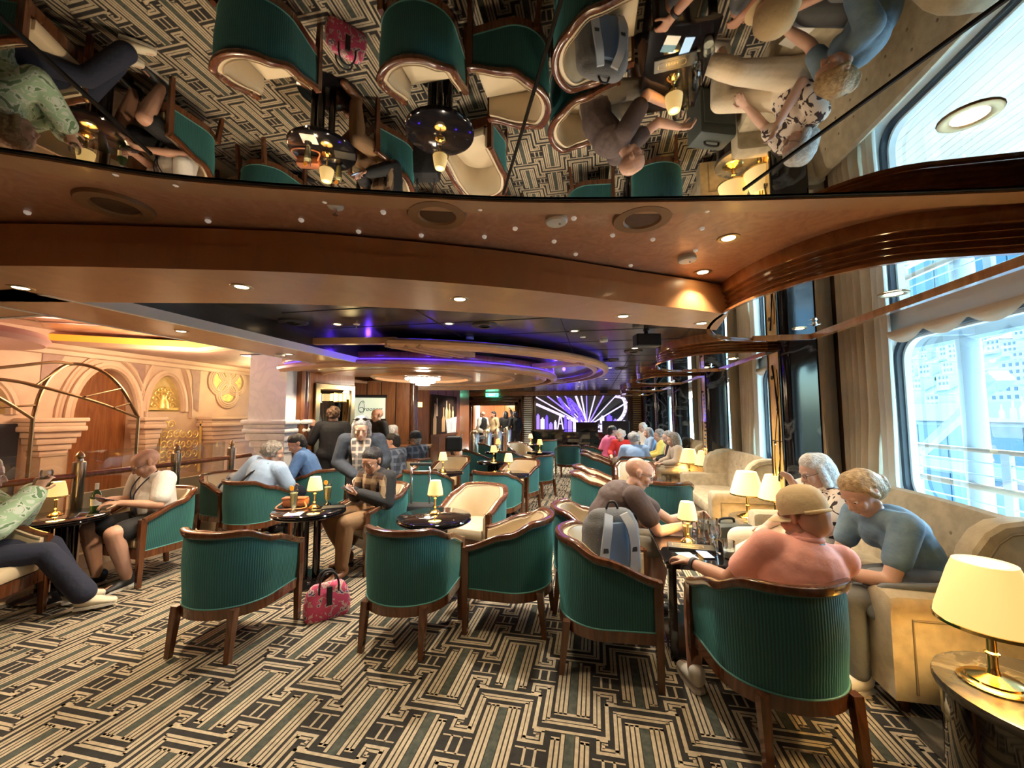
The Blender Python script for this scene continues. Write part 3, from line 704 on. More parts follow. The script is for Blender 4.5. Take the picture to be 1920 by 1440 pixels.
# exit sign
ex = thing('exit_sign', 'green illuminated EXIT sign hanging above the doorway', 'sign', (-4.02, 15.55, 2.34))
b = MB(); b.box(-.26, .26, -.02, .02, -.09, .06, b=.005); obj('lit_plate', b, 'exit_green', ex)
b = MB(); b.box(-.3, .3, -.03, .03, .06, .09); obj('housing', b, 'white_plastic', ex)
text('lettering', 'EXIT', .13, (0, -.024, -.015), (PI / 2, 0, 0), 'exit_white', ex)
# wall switch plates by the doorway
for z in (1.35, 1.62): tag(obj('wall_plate', MB().box(-.05, .05, -.012, 0, -.07, .07, b=.003), 'white_plastic', loc=(-4.47, 13.3, z), rot=(0, 0, ang3)), 'small white plate on the panelled wall beside the doorway', 'switch', 'wall plates')

# ================================================================== ATRIUM (left)
AX = -8.0
aw = MB()
def yz(mb, pts, x=AX, mi=0): mb.add([(x, y, z) for y, z in pts], [tuple(range(len(pts)))], mi)
def arch_pts(y0, y1, zs, zt, n=20):
    c, a = (y0 + y1) / 2, (y1 - y0) / 2
    return [(c - a * math.cos(PI * k / n), zs + (zt - zs) * math.sin(PI * k / n)) for k in range(n + 1)]
TOP = 2.95
def opening(y0, y1, zs, zt, zb, nxt0, nxt1):
    """wall field nxt0..nxt1 pierced by an arched opening"""
    yz(aw, [(nxt0, 0), (y0, 0), (y0, TOP), (nxt0, TOP)]); yz(aw, [(y1, 0), (nxt1, 0), (nxt1, TOP), (y1, TOP)])
    A = arch_pts(y0, y1, zs, zt); n = len(A)
    aw.add([(AX, y, z) for y, z in A] + [(AX, y, TOP) for y, z in A], [(i, i + 1, n + i + 1, n + i) for i in range(n - 1)])
    if zb > 0: yz(aw, [(y0, 0), (y1, 0), (y1, zb), (y0, zb)])
    E_ = [(y0, zb)] + A + [(y1, zb)]; n = len(E_)
    aw.add([(AX, y, z) for y, z in E_] + [(AX - .22, y, z) for y, z in E_], [(i, i + 1, n + i + 1, n + i) for i in range(n - 1)])
opening(3.05, 4.05, 1.55, 2.1, 1.55, -2.6, 4.10)
opening(4.74, 5.64, 1.47, 2.32, 0, 4.10, 5.70)
opening(5.80, 6.44, 1.66, 2.29, 1.60, 5.70, 6.6)
yz(aw, [(6.6, 0), (9.2, 0), (9.2, TOP), (6.6, TOP)])
aw.box(-9.2, AX, 9.2, 9.3, 0, 3)
atr = struct('wall_atrium', aw, 'stone')
wd = MB(); wd.box(-8.4, -8.22, 4.2, 6.2, 0, 2.6); wd.box(-8.22, -8.14, 4.74, 4.92, 0, 2.4); obj('wood_backing', wd, 'wood_panel', atr)
gl = MB(); gl.box(-8.10, -8.05, 3.0, 4.1, 1.5, 2.2); gl.box(-8.10, -8.05, 5.75, 6.5, 1.55, 2.35); obj('lunette_ground', gl, 'stone_gold', atr)
for (c, zc, w, s) in ((6.12, 1.66, .27, 1), (3.55, 1.6, .40, 1)):
    rl = MB()
    for k in range(9):
        a = PI * (k + .5) / 9; yy, zz = c + w * .62 * math.cos(a), zc + .36 * math.sin(a)
        rl.tube([(-8.035, yy + .07 * math.cos(t * .6) * (1 - t / 14), zz + .07 * math.sin(t * .6) * (1 - t / 14)) for t in range(12)], .012, 5)
    rl.lathe([(.10, 0), (.09, .12), (.05, .2), (.06, .26), (0, .3)], 12, c=(-8.04, c, zc)); rl.box(-8.06, -8.0, c - w, c + w, zc - .03, zc + .02)
    obj('scroll_relief', rl, 'gold_relief', atr, smooth=True)
def moulding(pts, w, d, m='stone', x=AX):
    b = MB(); P3 = [Vector((x, y, z)) for y, z in pts]; rings = []
    for i, p in enumerate(P3):
        t = (P3[min(i + 1, len(P3) - 1)] - P3[max(0, i - 1)]).normalized(); n = Vector((0, -t.z, t.y))
        rings.append([tuple(p + n * a + Vector((h, 0, 0))) for a, h in ((-.01, 0), (0, d), (w * .35, d * .6), (w * .5, d), (w, d * .8), (w, 0))])
    b.loft(rings); return obj('arch_moulding', b, m, atr, smooth=True)
for y0, y1, zs, zt in ((4.74, 5.64, 1.47, 2.32), (5.80, 6.44, 1.60, 2.29), (3.05, 4.05, 1.55, 2.1)): moulding(arch_pts(y0, y1, zs, zt)[::-1], -.09, .06) if 0 else moulding(arch_pts(y0, y1, zs, zt), .10, .06)
moulding(arch_pts(4.58, 5.76, 1.47, 2.50), .05, .05); moulding(arch_pts(5.68, 6.60, 1.47, 2.66), .05, .05)
tri = MB()
for pts in (((5.62, 2.32), (5.74, 1.95), (5.74, 2.5), (5.42, 2.55)), ((6.66, 1.7), (6.78, 1.6), (6.78, 2.75), (6.45, 2.72), (6.62, 2.3)), ((4.6, 2.45), (4.35, 2.5), (4.35, 1.9), (4.5, 2.2))): tri.add([(AX + .012, y, z) for y, z in pts], [tuple(range(len(pts)))])
obj('spandrel_panel', tri, 'stone_dark', atr)
# quatrefoil window
qf = MB(); qr = MB()
for (dy, dz) in ((.17, 0), (-.17, 0), (0, .24), (0, -.24)):
    qf.add([(AX + .02, 7.42 + dy + .17 * math.cos(a * PI / 12), 2.27 + dz + .2 * math.sin(a * PI / 12)) for a in range(24)], [tuple(range(24))])
    for rr, h in ((.2, .05), (.235, .04), (.27, .03)): qr.tube([(AX + h, 7.42 + dy * 1.12 + rr * math.cos(a * PI / 12), 2.27 + dz * 1.12 + rr * 1.12 * math.sin(a * PI / 12)) for a in range(24)], .02, 6, loop=True)
mat('stained_gold', (.75, .65, .15), .4, col2=(.3, .25, .15), vscale=14, emit=(.9, .75, .15), estr=.15)
obj('quatrefoil_glass', qf, 'stained_gold', atr); obj('quatrefoil_moulding', qr, 'stone', atr, smooth=True)
ql = MB(); ql.tube([(AX + .05, 7.28, 2.05), (AX + .05, 7.56, 2.5)], .015); ql.tube([(AX + .05, 7.56, 2.05), (AX + .05, 7.28, 2.5)], .015)
obj('quatrefoil_bar', ql, 'stone', atr)
# corbelled piers below the cornice
def corbel(y0, y1, m, name='corbel_pier', x0=AX, x1=AX + .35, taper=.07):
    b = MB(); b.box(x0, x1 + .06, y0 - .06, y1 + .06, 1.44, 1.50, b=.015); b.box(x0, x1 + .03, y0 - .03, y1 + .03, 1.38, 1.44, b=.012); b.box(x0, x1 + .05, y0 - .05, y1 + .05, 1.30, 1.38, b=.02)
    for k in range(4): b.box(x0, x1 - taper * .4 * k, y0 + taper * k * .5, y1 - taper * k * .5, 1.30 - .09 * (k + 1), 1.30 - .09 * k, b=.012)
    b.box(x0, x1 - .10, y0 + taper * 1.9, y1 - taper * 1.9, 0, .95); return obj(name, b, m, atr, smooth=True)
corbel(4.16, 4.68, 'stone'); corbel(5.56, 5.84, 'stone', taper=.03); corbel(6.80, 7.85, 'stone')
gr = MB()     # gilded scroll grille and dark grille
for k in range(26):
    r_ = random.Random(k); yy, zz = 6.05 + .12 * (k % 6), .60 + .19 * (k // 6)
    gr.tube([(AX + .12, yy + .075 * math.cos(t * .55 + k) * (1 - t / 18), zz + .09 * math.sin(t * .55 + k) * (1 - t / 18)) for t in range(15)], .011, 5)
gr.box(AX + .10, AX + .14, 5.98, 6.0, .4, 1.42); gr.box(AX + .10, AX + .14, 6.75, 6.77, .4, 1.42)
obj('scroll_grille', gr, 'gold_relief', atr)
dg_ = MB(); dg_.box(AX + .02, AX + .06, 2.6, 4.15, 0, 1.42); obj('dark_screen', dg_, 'black_iron', atr)
dg_ = MB()
for k in range(16):
    yy, zz = 2.9 + .3 * (k % 4), .3 + .3 * (k // 4)
    dg_.tube([(AX + .08, yy + .13 * math.cos(t * .5 + k) * (1 - t / 20), zz + .13 * math.sin(t * .5 + k) * (1 - t / 20)) for t in range(16)], .008, 5)
obj('screen_scroll', dg_, 'bronze', atr)
# coffered octagon ceiling over the atrium
OC = (-6.0, 3.0); 
def octo(r, rot=.19): return [(OC[0] + r * math.cos(PI / 4 * k + rot), OC[1] + r * 1.0 * math.sin(PI / 4 * k + rot)) for k in range(8)]
oc = MB(); o1, o2, o3 = octo(2.62), octo(2.46), octo(1.9)
def ring8(mb, a, za, b_, zb, mi=0):
    for i in range(8): j = (i + 1) % 8; mb.add([(*a[i], za), (*a[j], za), (*b_[j], zb), (*b_[i], zb)], [(0, 1, 2, 3)], mi)
outer = [(-9.2, 6.2), (-8.0, 9.2), (-3.25, 9.2), (-3.25, 5), (-3.25, -2.6), (-6, -2.6), (-9.2, -2.6), (-9.2, 2)]
ring8(oc, o1, 2.60, o2, 2.60, 0); ring8(oc, o2, 2.60, o2, 2.66, 0)
lo = MB(); 
atc = obj('atrium_coffer_lip', oc, 'stone', ceil)
oo = MB(); ring8(oo, o2, 2.66, o2, 2.76); obj('coffer_cove', oo, 'orange_cove', ceil)
om = MB(); om.add([(*p, 2.82) for p in octo(2.7)], [tuple(range(8))]); obj('coffer_field', om, 'red_marble', ceil)
orr = MB()
for k in range(8): p = octo(2.2)[k]; orr.sweep([(*p, 2.815), (*OC, 2.815)], [(-.012, -.008), (.012, -.008), (.012, .008), (-.012, .008)])
orr.tube([(*p, 2.81) for p in octo(1.3)], .015, 5, loop=True); orr.tube([(*p, 2.81) for p in octo(1.7)], .012, 5, loop=True); obj('coffer_rib', orr, 'brass_dull', ceil)
# flat soffit of the atrium around the octagon (quads from the octagon to the room edge)
fl = MB(); big = [(OC[0] + 5.5 * math.cos(PI / 4 * k + .18), OC[1] + 7 * math.sin(PI / 4 * k + .18)) for k in range(8)]
big = [(max(-9.2, min(-3.26, x)), max(-2.6, min(9.2, y))) for x, y in big]; ring8(fl, o1, 2.60, big, 2.60); 
obj('atrium_soffit_field', fl, 'stone_dark', ceil)
cv = MB(); cv.sweep([(AX + .02, 9.0, 2.5), (AX + .02, -2.5, 2.5)], [(0, .1), (.18, .1), (.14, .04), (.06, .02), (.05, -.04), (0, -.05)]); obj('atrium_cornice', cv, 'stone', atr, smooth=True)
# round dropped disc on the far left
dc = thing('ceiling_disc', 'round pink dropped ceiling disc with a dark centre over the atrium', 'ceiling disc', (-6.95, 2.75, 2.36))
mat('pink_disc', (.62, .36, .34), .5)
b = MB(); b.lathe([(.62, .0), (.78, -.015), (.93, 0), (.98, .05), (.94, .12), (.60, .12), (.60, .03)], 40); obj('rim', b, 'pink_disc', dc, smooth=True)
b = MB(); b.lathe([(0, .06), (.62, .06)], 30, caps=False); obj('dark_centre', b, 'black_gap', dc)
for k in range(7): b = MB(); b.ball((.42 * math.cos(k * .9), .42 * math.sin(k * .9), .05), .022, 8); obj('small_bulb', b, 'bulb_cool', dc)
# bronze dome frame of the stair canopy
df_ = thing('dome_frame', 'openwork bronze dome frame rising over the atrium stair', 'frame', (-6.5, 4.0, 0))
def dome_arc(pts, r, nm='dome_rib'):
    b = MB(); b.tube(smoothpath([(x + 6.5, y - 4.0, z) for x, y, z in pts], 6), r, 8); obj(nm, b, 'bronze', df_, smooth=True)
dome_arc([(-6.5, 3.50, 1.5), (-6.6, 3.60, 1.8), (-6.7, 3.75, 2.05), (-6.8, 4.0, 2.22), (-6.7, 4.25, 2.16), (-6.6, 4.45, 1.92), (-6.5, 4.62, 1.5)], .022)
dome_arc([(-6.3, 2.9, 1.93), (-6.4, 3.3, 1.92), (-6.45, 3.8, 1.80), (-6.5, 4.2, 1.68), (-6.5, 4.62, 1.5)], .018)
dome_arc([(-6.3, 2.9, 2.0), (-6.45, 3.3, 2.1), (-6.6, 3.7, 2.2), (-6.8, 4.0, 2.22)], .018)
dome_arc([(-6.2, 2.8, 1.9), (-6.3, 3.15, 1.70), (-6.5, 3.50, 1.5)], .018)
for a_, b_ in (((-6.55, 3.55, 1.66), (-6.4, 3.1, 1.62)), ((-6.6, 3.62, 1.86), (-6.4, 3.3, 1.92)), ((-6.6, 4.45, 1.92), (-6.45, 3.95, 1.78)), ((-6.55, 4.55, 1.72), (-6.48, 4.3, 1.64)), ((-6.75, 3.85, 2.14), (-6.42, 3.45, 1.88))):
    dome_arc([a_, tuple((p + q) / 2 for p, q in zip(a_, b_)), b_], .012, 'cross_bar')
dome_arc([(-6.5, 4.62, 1.5), (-6.5, 4.62, 0)], .02, 'support_post'); dome_arc([(-6.5, 3.5, 1.5), (-6.5, 3.5, 0)], .02, 'support_post')
# atrium floor beyond the balustrade and warm lights
af = MB(); af.box(-9.2, -5.6, -2.6, 9.2, -.1, -.002); struct('floor_atrium', af, 'tan_floor')
point((-6.3, 2.0, 2.2), 50, (1, .73, .45), .25); point((-6.5, 5.0, 2.3), 48, (1, .73, .45), .25); point((-7.2, 7.2, 2.2), 16, (1, .8, .4), .2); point((-8.55, 5.2, 2.0), 8, (1, .5, .2), .1)
point((-6.9, 3.4, 2.52), 6, (1, .5, .6), .2)
# marble pier at the end of the balustrade
mp_ = MB(); X0, X1, Y0, Y1 = -5.12, -4.47, 5.12, 5.62
mp_.box(X0, X1, Y0, Y1, 1.46, 2.45); mp_.box(X0 - .07, X1 + .07, Y0 - .07, Y1 + .02, 1.40, 1.47, b=.02); mp_.box(X0 - .04, X1 + .03, Y0 - .04, Y1, 1.34, 1.40, b=.015); mp_.box(X0 - .055, X1 + .05, Y0 - .055, Y1, 1.27, 1.34, b=.025); mp_.box(X0 - .02, X1 + .02, Y0 - .02, Y1, 1.16, 1.27, b=.015); mp_.box(X0 + .04, X1, Y0, Y1, 1.06, 1.16, b=.012); mp_.box(X0 + .10, X1 - .02, Y0 + .03, Y1, .98, 1.06, b=.01); mp_.box(X0 + .14, X1 - .04, Y0 + .05, Y1, 0, .98)
struct('trim_30', mp_, 'white_marble', smooth=True)
# balustrade
bl_ = thing('balustrade', 'glass and brass balustrade with wooden handrail along the atrium', 'railing', (-5.0, 0, 0))
b = MB(); b.tube([(0, y, .95) for y in (-1.0, 2.0, 5.08)], .03, 12); obj('handrail', b, 'wood_panel', bl_, smooth=True)
for y in (-.2, .95, 2.05, 3.06, 4.0, 4.76):
    b = MB(); b.lathe([(.045, 0), (.045, .93), (.05, .94), (.05, 1.08), (.03, 1.09), (.028, 1.11)], 14, c=(0, y, 0)); p = obj('post', b, 'steel_brush', bl_, smooth=True)
    b = MB(); b.lathe([(.02, 1.11), (.036, 1.13), (.034, 1.15), (.022, 1.17), (.004, 1.19)], 12, c=(0, y, 0)); obj('finial', b, 'brass_dull', p, smooth=True)
for y0, y1 in ((.95, 2.05), (2.05, 3.06), (3.06, 4.0), (4.0, 4.76)):
    b = MB(); b.box(-.06, -.052, y0 + .06, y1 - .06, .12, 1.18); obj('glass_panel', b, 'rail_glass', bl_)
b = MB(); b.box(-.12, -.04, -1, 5.1, 0, .16, b=.01); obj('kerb', b, 'cream_paint', bl_)
for y0, y1 in ((-.9, .9), (1.0, 2.0), (2.1, 3.0), (3.1, 3.95), (4.05, 4.7)):
    b = MB(); b.box(-.20, -.17, y0, y1, .14, .74); obj('lower_panel', b, 'cream_paint', bl_); b = MB(); b.box(-.168, -.16, y0 + .12, y1 - .12, .24, .5); obj('orange_inset', b, 'wood_panel', bl_)

# ================================================================== OUTSIDE (right)
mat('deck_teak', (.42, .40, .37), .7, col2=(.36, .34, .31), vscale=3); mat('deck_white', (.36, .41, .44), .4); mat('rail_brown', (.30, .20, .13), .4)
dk_ = MB(); dk_.box(2.6, 6.3, -4, 18, -.25, -.05); deck = struct('promenade_deck', dk_, 'deck_teak')
plk = MB()
for k in range(24): plk.box(2.62 + k * .122, 2.627 + k * .122, -4, 18, -.0505, -.048)
obj('caulk_line', plk, 'rail_brown', deck)
dcl = MB(); dcl.box(2.6, 5.7, -4, 18, 2.9, 3.1); 
for k in range(8): dcl.box(2.6, 5.7, -2.6 + k * 2.4, -2.5 + k * 2.4, 2.72, 2.9)
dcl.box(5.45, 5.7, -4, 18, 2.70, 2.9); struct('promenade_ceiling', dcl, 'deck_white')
rl_ = thing('deck_railing', 'white ship deck railing with brown wooden rails outside the windows', 'railing', (5.45, 6, 0))
for z, r_ in ((1.03, .035), (.50, .05)): b = MB(); b.tube([(0, -9, z), (0, 12, z)], r_, 10); obj('wooden_rail', b, 'rail_brown', rl_, smooth=True)
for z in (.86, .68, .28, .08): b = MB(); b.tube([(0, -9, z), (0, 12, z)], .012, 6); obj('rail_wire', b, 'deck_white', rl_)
pm_ = None
for k in range(14):
    b = MB().box(-.03, .03, -.06, .06, 0, 1.03)
    p = obj('post', b, 'deck_white', rl_) if pm_ is None else link(bpy.data.objects.new('post', pm_), rl_); pm_ = p.data; p.location = (0, -8.6 + k * 1.55, 0)
for k, y in enumerate((-.1, 7.35, 14.6)):
    b = MB(); b.lathe([(.14, -.05), (.14, 2.75), (.2, 2.9)], 20); tag(obj('deck_pillar', b, 'deck_white', smooth=True, loc=(5.62, y, 0)), ['round white deck pillar near the big lamp window', 'round white deck pillar seen through the window behind the sofa women', 'round white deck pillar beyond the far windows'][k], 'pillar')
dv = MB(); dv.box(-.07, .07, -.06, .06, 0, 3.5, b=.01); dv.box(-.13, .13, -.1, .1, 3.35, 3.6, b=.02)
tag(obj('davit_arm', dv, 'deck_white', loc=(6.02, 10.2, -.08), rot=(math.radians(52), 0, 0)), 'slanting white davit arm beyond the deck railing', 'davit')
# terminal building across the quay
mat('terminal_wall', (.20, .25, .28), .6); mat('terminal_glass', (.04, .09, .12), .3)
tb = thing('terminal_building', 'long pale harbour terminal building with a band of blue windows', 'building', (24, 0, -9.9))
b = MB(); b.box(0, 12, -20, 80, 0, 11.0); b.box(-.6, 12, -20, 80, 11.0, 12.2); b.box(-.4, 0, -20, 80, 7.6, 8.3); b.box(-.3,0,-20,80,4.2,4.8); obj('wall', b, 'terminal_wall', tb)
wm = None
for row, (z0, z1) in enumerate(((8.4, 10.7), (5.0, 7.4), (1.6, 4.0))):
    for k in range(20):
        b = MB().box(-.08, 0, 0, 2.4, 0, 1)
        p = obj('window', b, 'terminal_glass', tb) if wm is None else link(bpy.data.objects.new('window', wm), tb); wm = p.data; p.location = (0, 8 + k * 2.55, z0); p.scale = (1, 1, z1 - z0)
# hillside town
mat('hill_ground', (.09, .11, .09), .9, col2=(.04, .06, .045), vscale=.08)
hl = MB(); rows = []
def hz(x, y): i = (x - 120) / 20; return -8 + 108 * (1 - math.exp(-max(i, 0) / 8.0)) * (1 + .06 * math.sin(y * .02 + i * .4))
for i in range(18):
    x = 120 + i * 20; rows.append([(x, -100 + 40 * j, hz(x, -100 + 40 * j)) for j in range(26)])
hl.loft(rows, closed=False, caps=False); hill = struct('hillside', hl, 'hill_ground', smooth='all')
mat('house_white', (.25, .27, .28), .7); mat('house_cream', (.25, .22, .18), .7); mat('house_window', (.03, .045, .06), .4); mat('house_roof', (.42, .20, .13), .7); mat('tree_green', (.07, .13, .06), .9, col2=(.03, .07, .03), vscale=2)
def house_mesh(w, d, h, flat):
    b = MB(); b.box(-d / 2, d / 2, -w / 2, w / 2, -6, h, 0)
    for r_ in range(max(1, int(h // 2.6))):
        for k in range(max(1, int(w // 2.0))):
            y = -w / 2 + 1 + k * (w - .8) / max(1, int(w // 2.0)); b.box(-d / 2 - .12, -d / 2, y - .45, y + .45, .8 + r_ * 2.7, 2.1 + r_ * 2.7, 1)
    if flat: b.box(-d / 2 - .2, d / 2, -w / 2 - .2, w / 2 + .2, h, h + .4, 0)
    else: b.loft([[(-d / 2 - .4, -w / 2 - .4, h), (d / 2, -w / 2 - .4, h), (0, -w / 2, h + 1.6)], [(-d / 2 - .4, w / 2 + .4, h), (d / 2, w / 2 + .4, h), (0, w / 2, h + 1.6)]], mi=2)
    return b
hm = []
for k, (w, d, h, f, m) in enumerate([(6, 6, 5.4, 1, 'house_white'), (9, 6, 8, 1, 'house_white'), (5, 5, 3.2, 1, 'house_cream'), (7, 6, 5.4, 0, 'house_cream'), (12, 7, 11, 1, 'house_white')]):
    o = obj('hill_house', house_mesh(w, d, h, f), [m, 'house_window', 'house_roof']); hm.append(o.data); bpy.data.objects.remove(o)
rr = random.Random(11); KL = ['small white flat roofed house on the hillside town', 'wide white apartment house on the hillside town', 'small cream house on the hillside town', 'cream house with a red roof on the hillside town', 'tall white apartment block on the hillside town']
nh = 0
for i in range(14):
    x0 = 140 + i * 18; y = x0 * 1.08
    while y < x0 * 1.62 and nh < 290:
        k = rr.choice([0, 0, 1, 1, 2, 3, 4, 0, 1]); x = x0 + rr.uniform(-3, 3)
        if rr.random() < .9:
            o = bpy.data.objects.new('hill_house', hm[k]); link(o); o.location = (x, y, hz(x, y)); o.rotation_euler = (0, 0, rr.uniform(-.15, .15) + .2); tag(o, KL[k], 'house', 'hillside houses'); nh += 1
        y += rr.uniform(13.5, 17)
tmsh = None
for i in range(26):
    x = 131 + 18 * rr.randrange(14); y = x * rr.uniform(1.1, 1.6)
    b = MB()
    for q in range(6): b.ball((rr.uniform(-2, 2), rr.uniform(-2, 2), 1.5 + rr.uniform(0, 1.8)), rr.uniform(1.2, 2), 8)
    o = obj('hill_tree', b, 'tree_green', smooth='all') if tmsh is None else link(bpy.data.objects.new('hill_tree', tmsh)); tmsh = o.data
    o.location = (x, y, hz(x, y)); o.scale = (.55, .55, .55); tag(o, 'dark green bushy tree among the hillside houses', 'tree', 'hillside trees')
sea = MB(); sea.box(6, 125, -80, 300, -12, -11.5); struct('harbour_water', sea, 'ocean')

# ================================================================== CEILING FIXTURES
def downlight(x, y, z, e, label, r=.042, sz=110, tgt=None, m='bulb', col=(1, .78, .5)):
    t = thing('downlight', label, 'downlight', (x, y, z), 0, 'recessed downlights')
    b = MB(); b.lathe([(r * .72, -.001), (r, -.006), (r * 1.25, -.004), (r * 1.28, 0)], 20, caps=False); obj('trim_ring', b, 'brass_dull', t, smooth=True)
    b = MB(); b.lathe([(0, -.002), (r * .74, -.002)], 16, caps=False); obj('lens', b, m, t)
    spot((x, y, z - .02), e, sz, .6, col=col, target=tgt or (x, y, 0), rad=.035)
    return t
for (x, y) in [(-2.66, 1.35), (-1.62, 1.55), (-.68, 1.95), (.18, 2.5), (.7, 2.80)]: downlight(x * K, y * K, HS, 17, 'small lit downlight recessed in the curved lower soffit', sz=80)
downlight(-3.23, 2.56, HS, 60, 'lit downlight in the straight soffit along the atrium', sz=95); downlight(-3.3, 3.8, HS, 45, 'lit downlight in the straight soffit nearer the marble pier')
for p in ((.67, 2.12), (.67, 2.61)): downlight(*p, HB, 10, 'small lit downlight beside the curved wooden bulkhead in the burl ceiling')
for p in ((-1.4, 3.7), (-2.5, 3.5), (-.2, 4.3), (.55, 4.71), (.55, 5.6), (.3, 7.9), (.3, 10.5), (-.4, 11.2), (-.5, 13.0), (-2.2, 11.6), (-3.2, 12.8), (-3.6, 14.6), (-3.6, 11.4)): downlight(*p, HD, 80, 'small downlight in the dark glossy ceiling, far ones added for light', sz=125, col=(1, .88, .70))  # downlights towards the bar wall are added to brighten the far end
for k, p in enumerate(((1.10, 1.37), (-.9, .2), (-2.4, .1), (1.1, -.6))): downlight(*p, HM, (6, 2, 5, 1)[k], ['brass rimmed downlight in the mirrored ceiling above the window sofa', 'brass rimmed downlight in the mirrored ceiling over the open carpet', 'brass rimmed downlight in the mirrored ceiling towards the atrium', 'brass rimmed downlight in the mirrored ceiling behind the big lamp'][k], r=.055, m='bulb_cool')
for i in range(6):
    dy = 2.70 * i; downlight(1.6, 3.52 + dy, RZ + .003, 10, 'small downlight in the mirrored underside of a window bulkhead', r=.04)
    if i < 2: downlight(1.66, 2.6 + dy, RZ + .003, 8, 'larger rimmed downlight mirrored underside of the bulkhead ' + ['above the women on the sofa', 'above the empty winged sofa'][i], r=.055, m='bulb_cool')
    st = MB()
    for k in range(4): a = PI / 2 * k; st.add([(.045 * math.cos(a), .045 * math.sin(a), -.012), (.012 * math.cos(a + .78), .012 * math.sin(a + .78), -.02), (0, 0, -.03), (.012 * math.cos(a - .78), .012 * math.sin(a - .78), -.02)], [(0, 1, 2, 3)])
    st.lathe([(.014, -.028), (.018, -.014), (.012, 0)], 8); tag(obj('ceiling_star', st, 'chrome', loc=(1.6, 3.3 + dy, RZ + .003)), 'small four pointed chrome star under a window bulkhead', 'star fitting', 'chrome star fittings')
# points along the canopy
for k in range(6):
    a = -PI / 2 + (k - 2) * .42; downlight(CC[0] + 2.03 * math.cos(a), CC[1] + 2.03 * math.sin(a), 2.218, 34, 'tiny downlight under the round tiered canopy', r=.025)
for (x, y) in [(-1.53, .97), (-1.4, 1.06), (-1.16, 1.37), (-.97, 1.26), (-.74, 1.6), (-.42, 1.43), (-.32, 1.62), (-.47, 1.67), (-.07, 1.58), (-.17, 1.78), (-.08, 1.95), (.09, 1.77), (.27, 1.85), (.44, 1.62), (.46, 1.78), (.2, 2.16), (.49, 2.02), (-2.17, 1.10), (-1.54, 1.30), (-.99, 1.51), (-.80, 1.38)]:
    b = MB(); b.lathe([(.002, -.016), (.010, -.012), (.013, -.004), (.010, 0)], 8); tag(obj('crystal_point', b, 'crystal', loc=(x * K, y * K, HB)), 'tiny clear crystal point of light set in the burl ceiling', 'crystal light', 'crystal points in the burl ceiling')
mat('speaker_tan', (.30, .16, .075), .45); mat('speaker_mesh', (.20, .105, .05), .5, bump=1, bscale=400)
for k, (x, y) in enumerate([(-1.77, 1.13), (-.6, 1.44), (.2, 1.64)]):
    t = thing('ceiling_speaker', ['round tan ceiling speaker at the atrium end of the burl ceiling', 'round tan ceiling speaker in the middle of the burl ceiling', 'round tan ceiling speaker in the burl ceiling nearest the window bulkhead'][k], 'speaker', (x * K, y * K, HB), 0, 'burl ceiling speakers')
    b = MB(); b.lathe([(.075, -.004), (.083, -.014), (.124, -.014), (.13, -.004), (.13, 0)], 32, caps=False); obj('flange', b, 'speaker_tan', t, smooth=True)
    b = MB(); b.lathe([(0, -.014), (.02, -.013), (.06, -.010), (.075, -.006)], 24, caps=False); obj('grille', b, 'speaker_mesh', t, smooth=True)
for k, (x, y, z) in enumerate([(-.14, 1.57, HB), (.47, 2.11, HB), (-3.06, 3.4, HS), (-1.28, 4.0, HD), (.11, 4.42, HD)]):
    t = thing('smoke_detector', ['round white smoke detector in the middle of the burl ceiling', 'round white smoke detector near the window bulkhead', 'round white detector beside the black wall speaker', 'round white detector on the dark ceiling before the canopy', 'round white detector on the dark ceiling beside the canopy'][k], 'detector', (x * K, y * K, z))
    b = MB(); b.lathe([(.048, 0), (.05, -.018), (.044, -.026), (0, -.028)], 20); obj('housing', b, 'white_plastic', t, smooth=True); b = MB(); b.ball((.015, 0, -.029), .006, 8); obj('indicator', b, 'chrome', t)
for k, (x, y, z) in enumerate([(-.96, 1.31, HB), (-2.09, 3.2, HD), (-.11, 4.22, HD), (-.3, 5.4, HD)]):
    t = thing('sprinkler', ['chrome fire sprinkler in the burl ceiling between two speakers', 'chrome fire sprinkler in the dark ceiling near the blue cove', 'chrome fire sprinkler in the dark ceiling before the aisle', 'chrome fire sprinkler in the dark ceiling over the aisle'][k], 'sprinkler', (x * K, y * K, z))
    b = MB(); b.lathe([(.034, 0), (.03, -.006), (.012, -.009), (0, -.009)], 16); obj('escutcheon', b, 'white_plastic', t, smooth=True)
    b = MB(); b.lathe([(.007, -.008), (.007, -.02), (.004, -.035), (.012, -.037), (.012, -.039), (0, -.039)], 10); obj('nozzle', b, 'chrome', t, smooth=True)
mat('vent_dark', (.035, .033, .033), .35, .5)
for k, (x, y) in enumerate([(-2.58, 3.0), (-.97, 3.47), (.25, 6.1), (.47, 7.21), (.5, 5.3)]):
    t = thing('ceiling_vent', 'round dark air vent in the glossy ceiling ' + ['beside the atrium soffit', 'between the soffit and the canopy', 'over the aisle beside the canopy', 'over the far end of the aisle', 'between the canopy and the window bulkheads'][k], 'vent', (x * K, y * K, HD), 0, 'round ceiling vents')
    b = MB(); b.lathe([(.06, -.012), (.10, -.02), (.13, -.012), (.135, 0)], 28, caps=False); obj('rim', b, 'vent_dark', t, smooth=True)
    b = MB(); 
    for rr_ in (.02, .045): b.lathe([(rr_, -.02), (rr_ + .015, -.006)], 20, caps=False)
    b.lathe([(0, -.002), (.07, -.002)], 20, caps=False); obj('louvre_cone', b, 'black_gap', t)
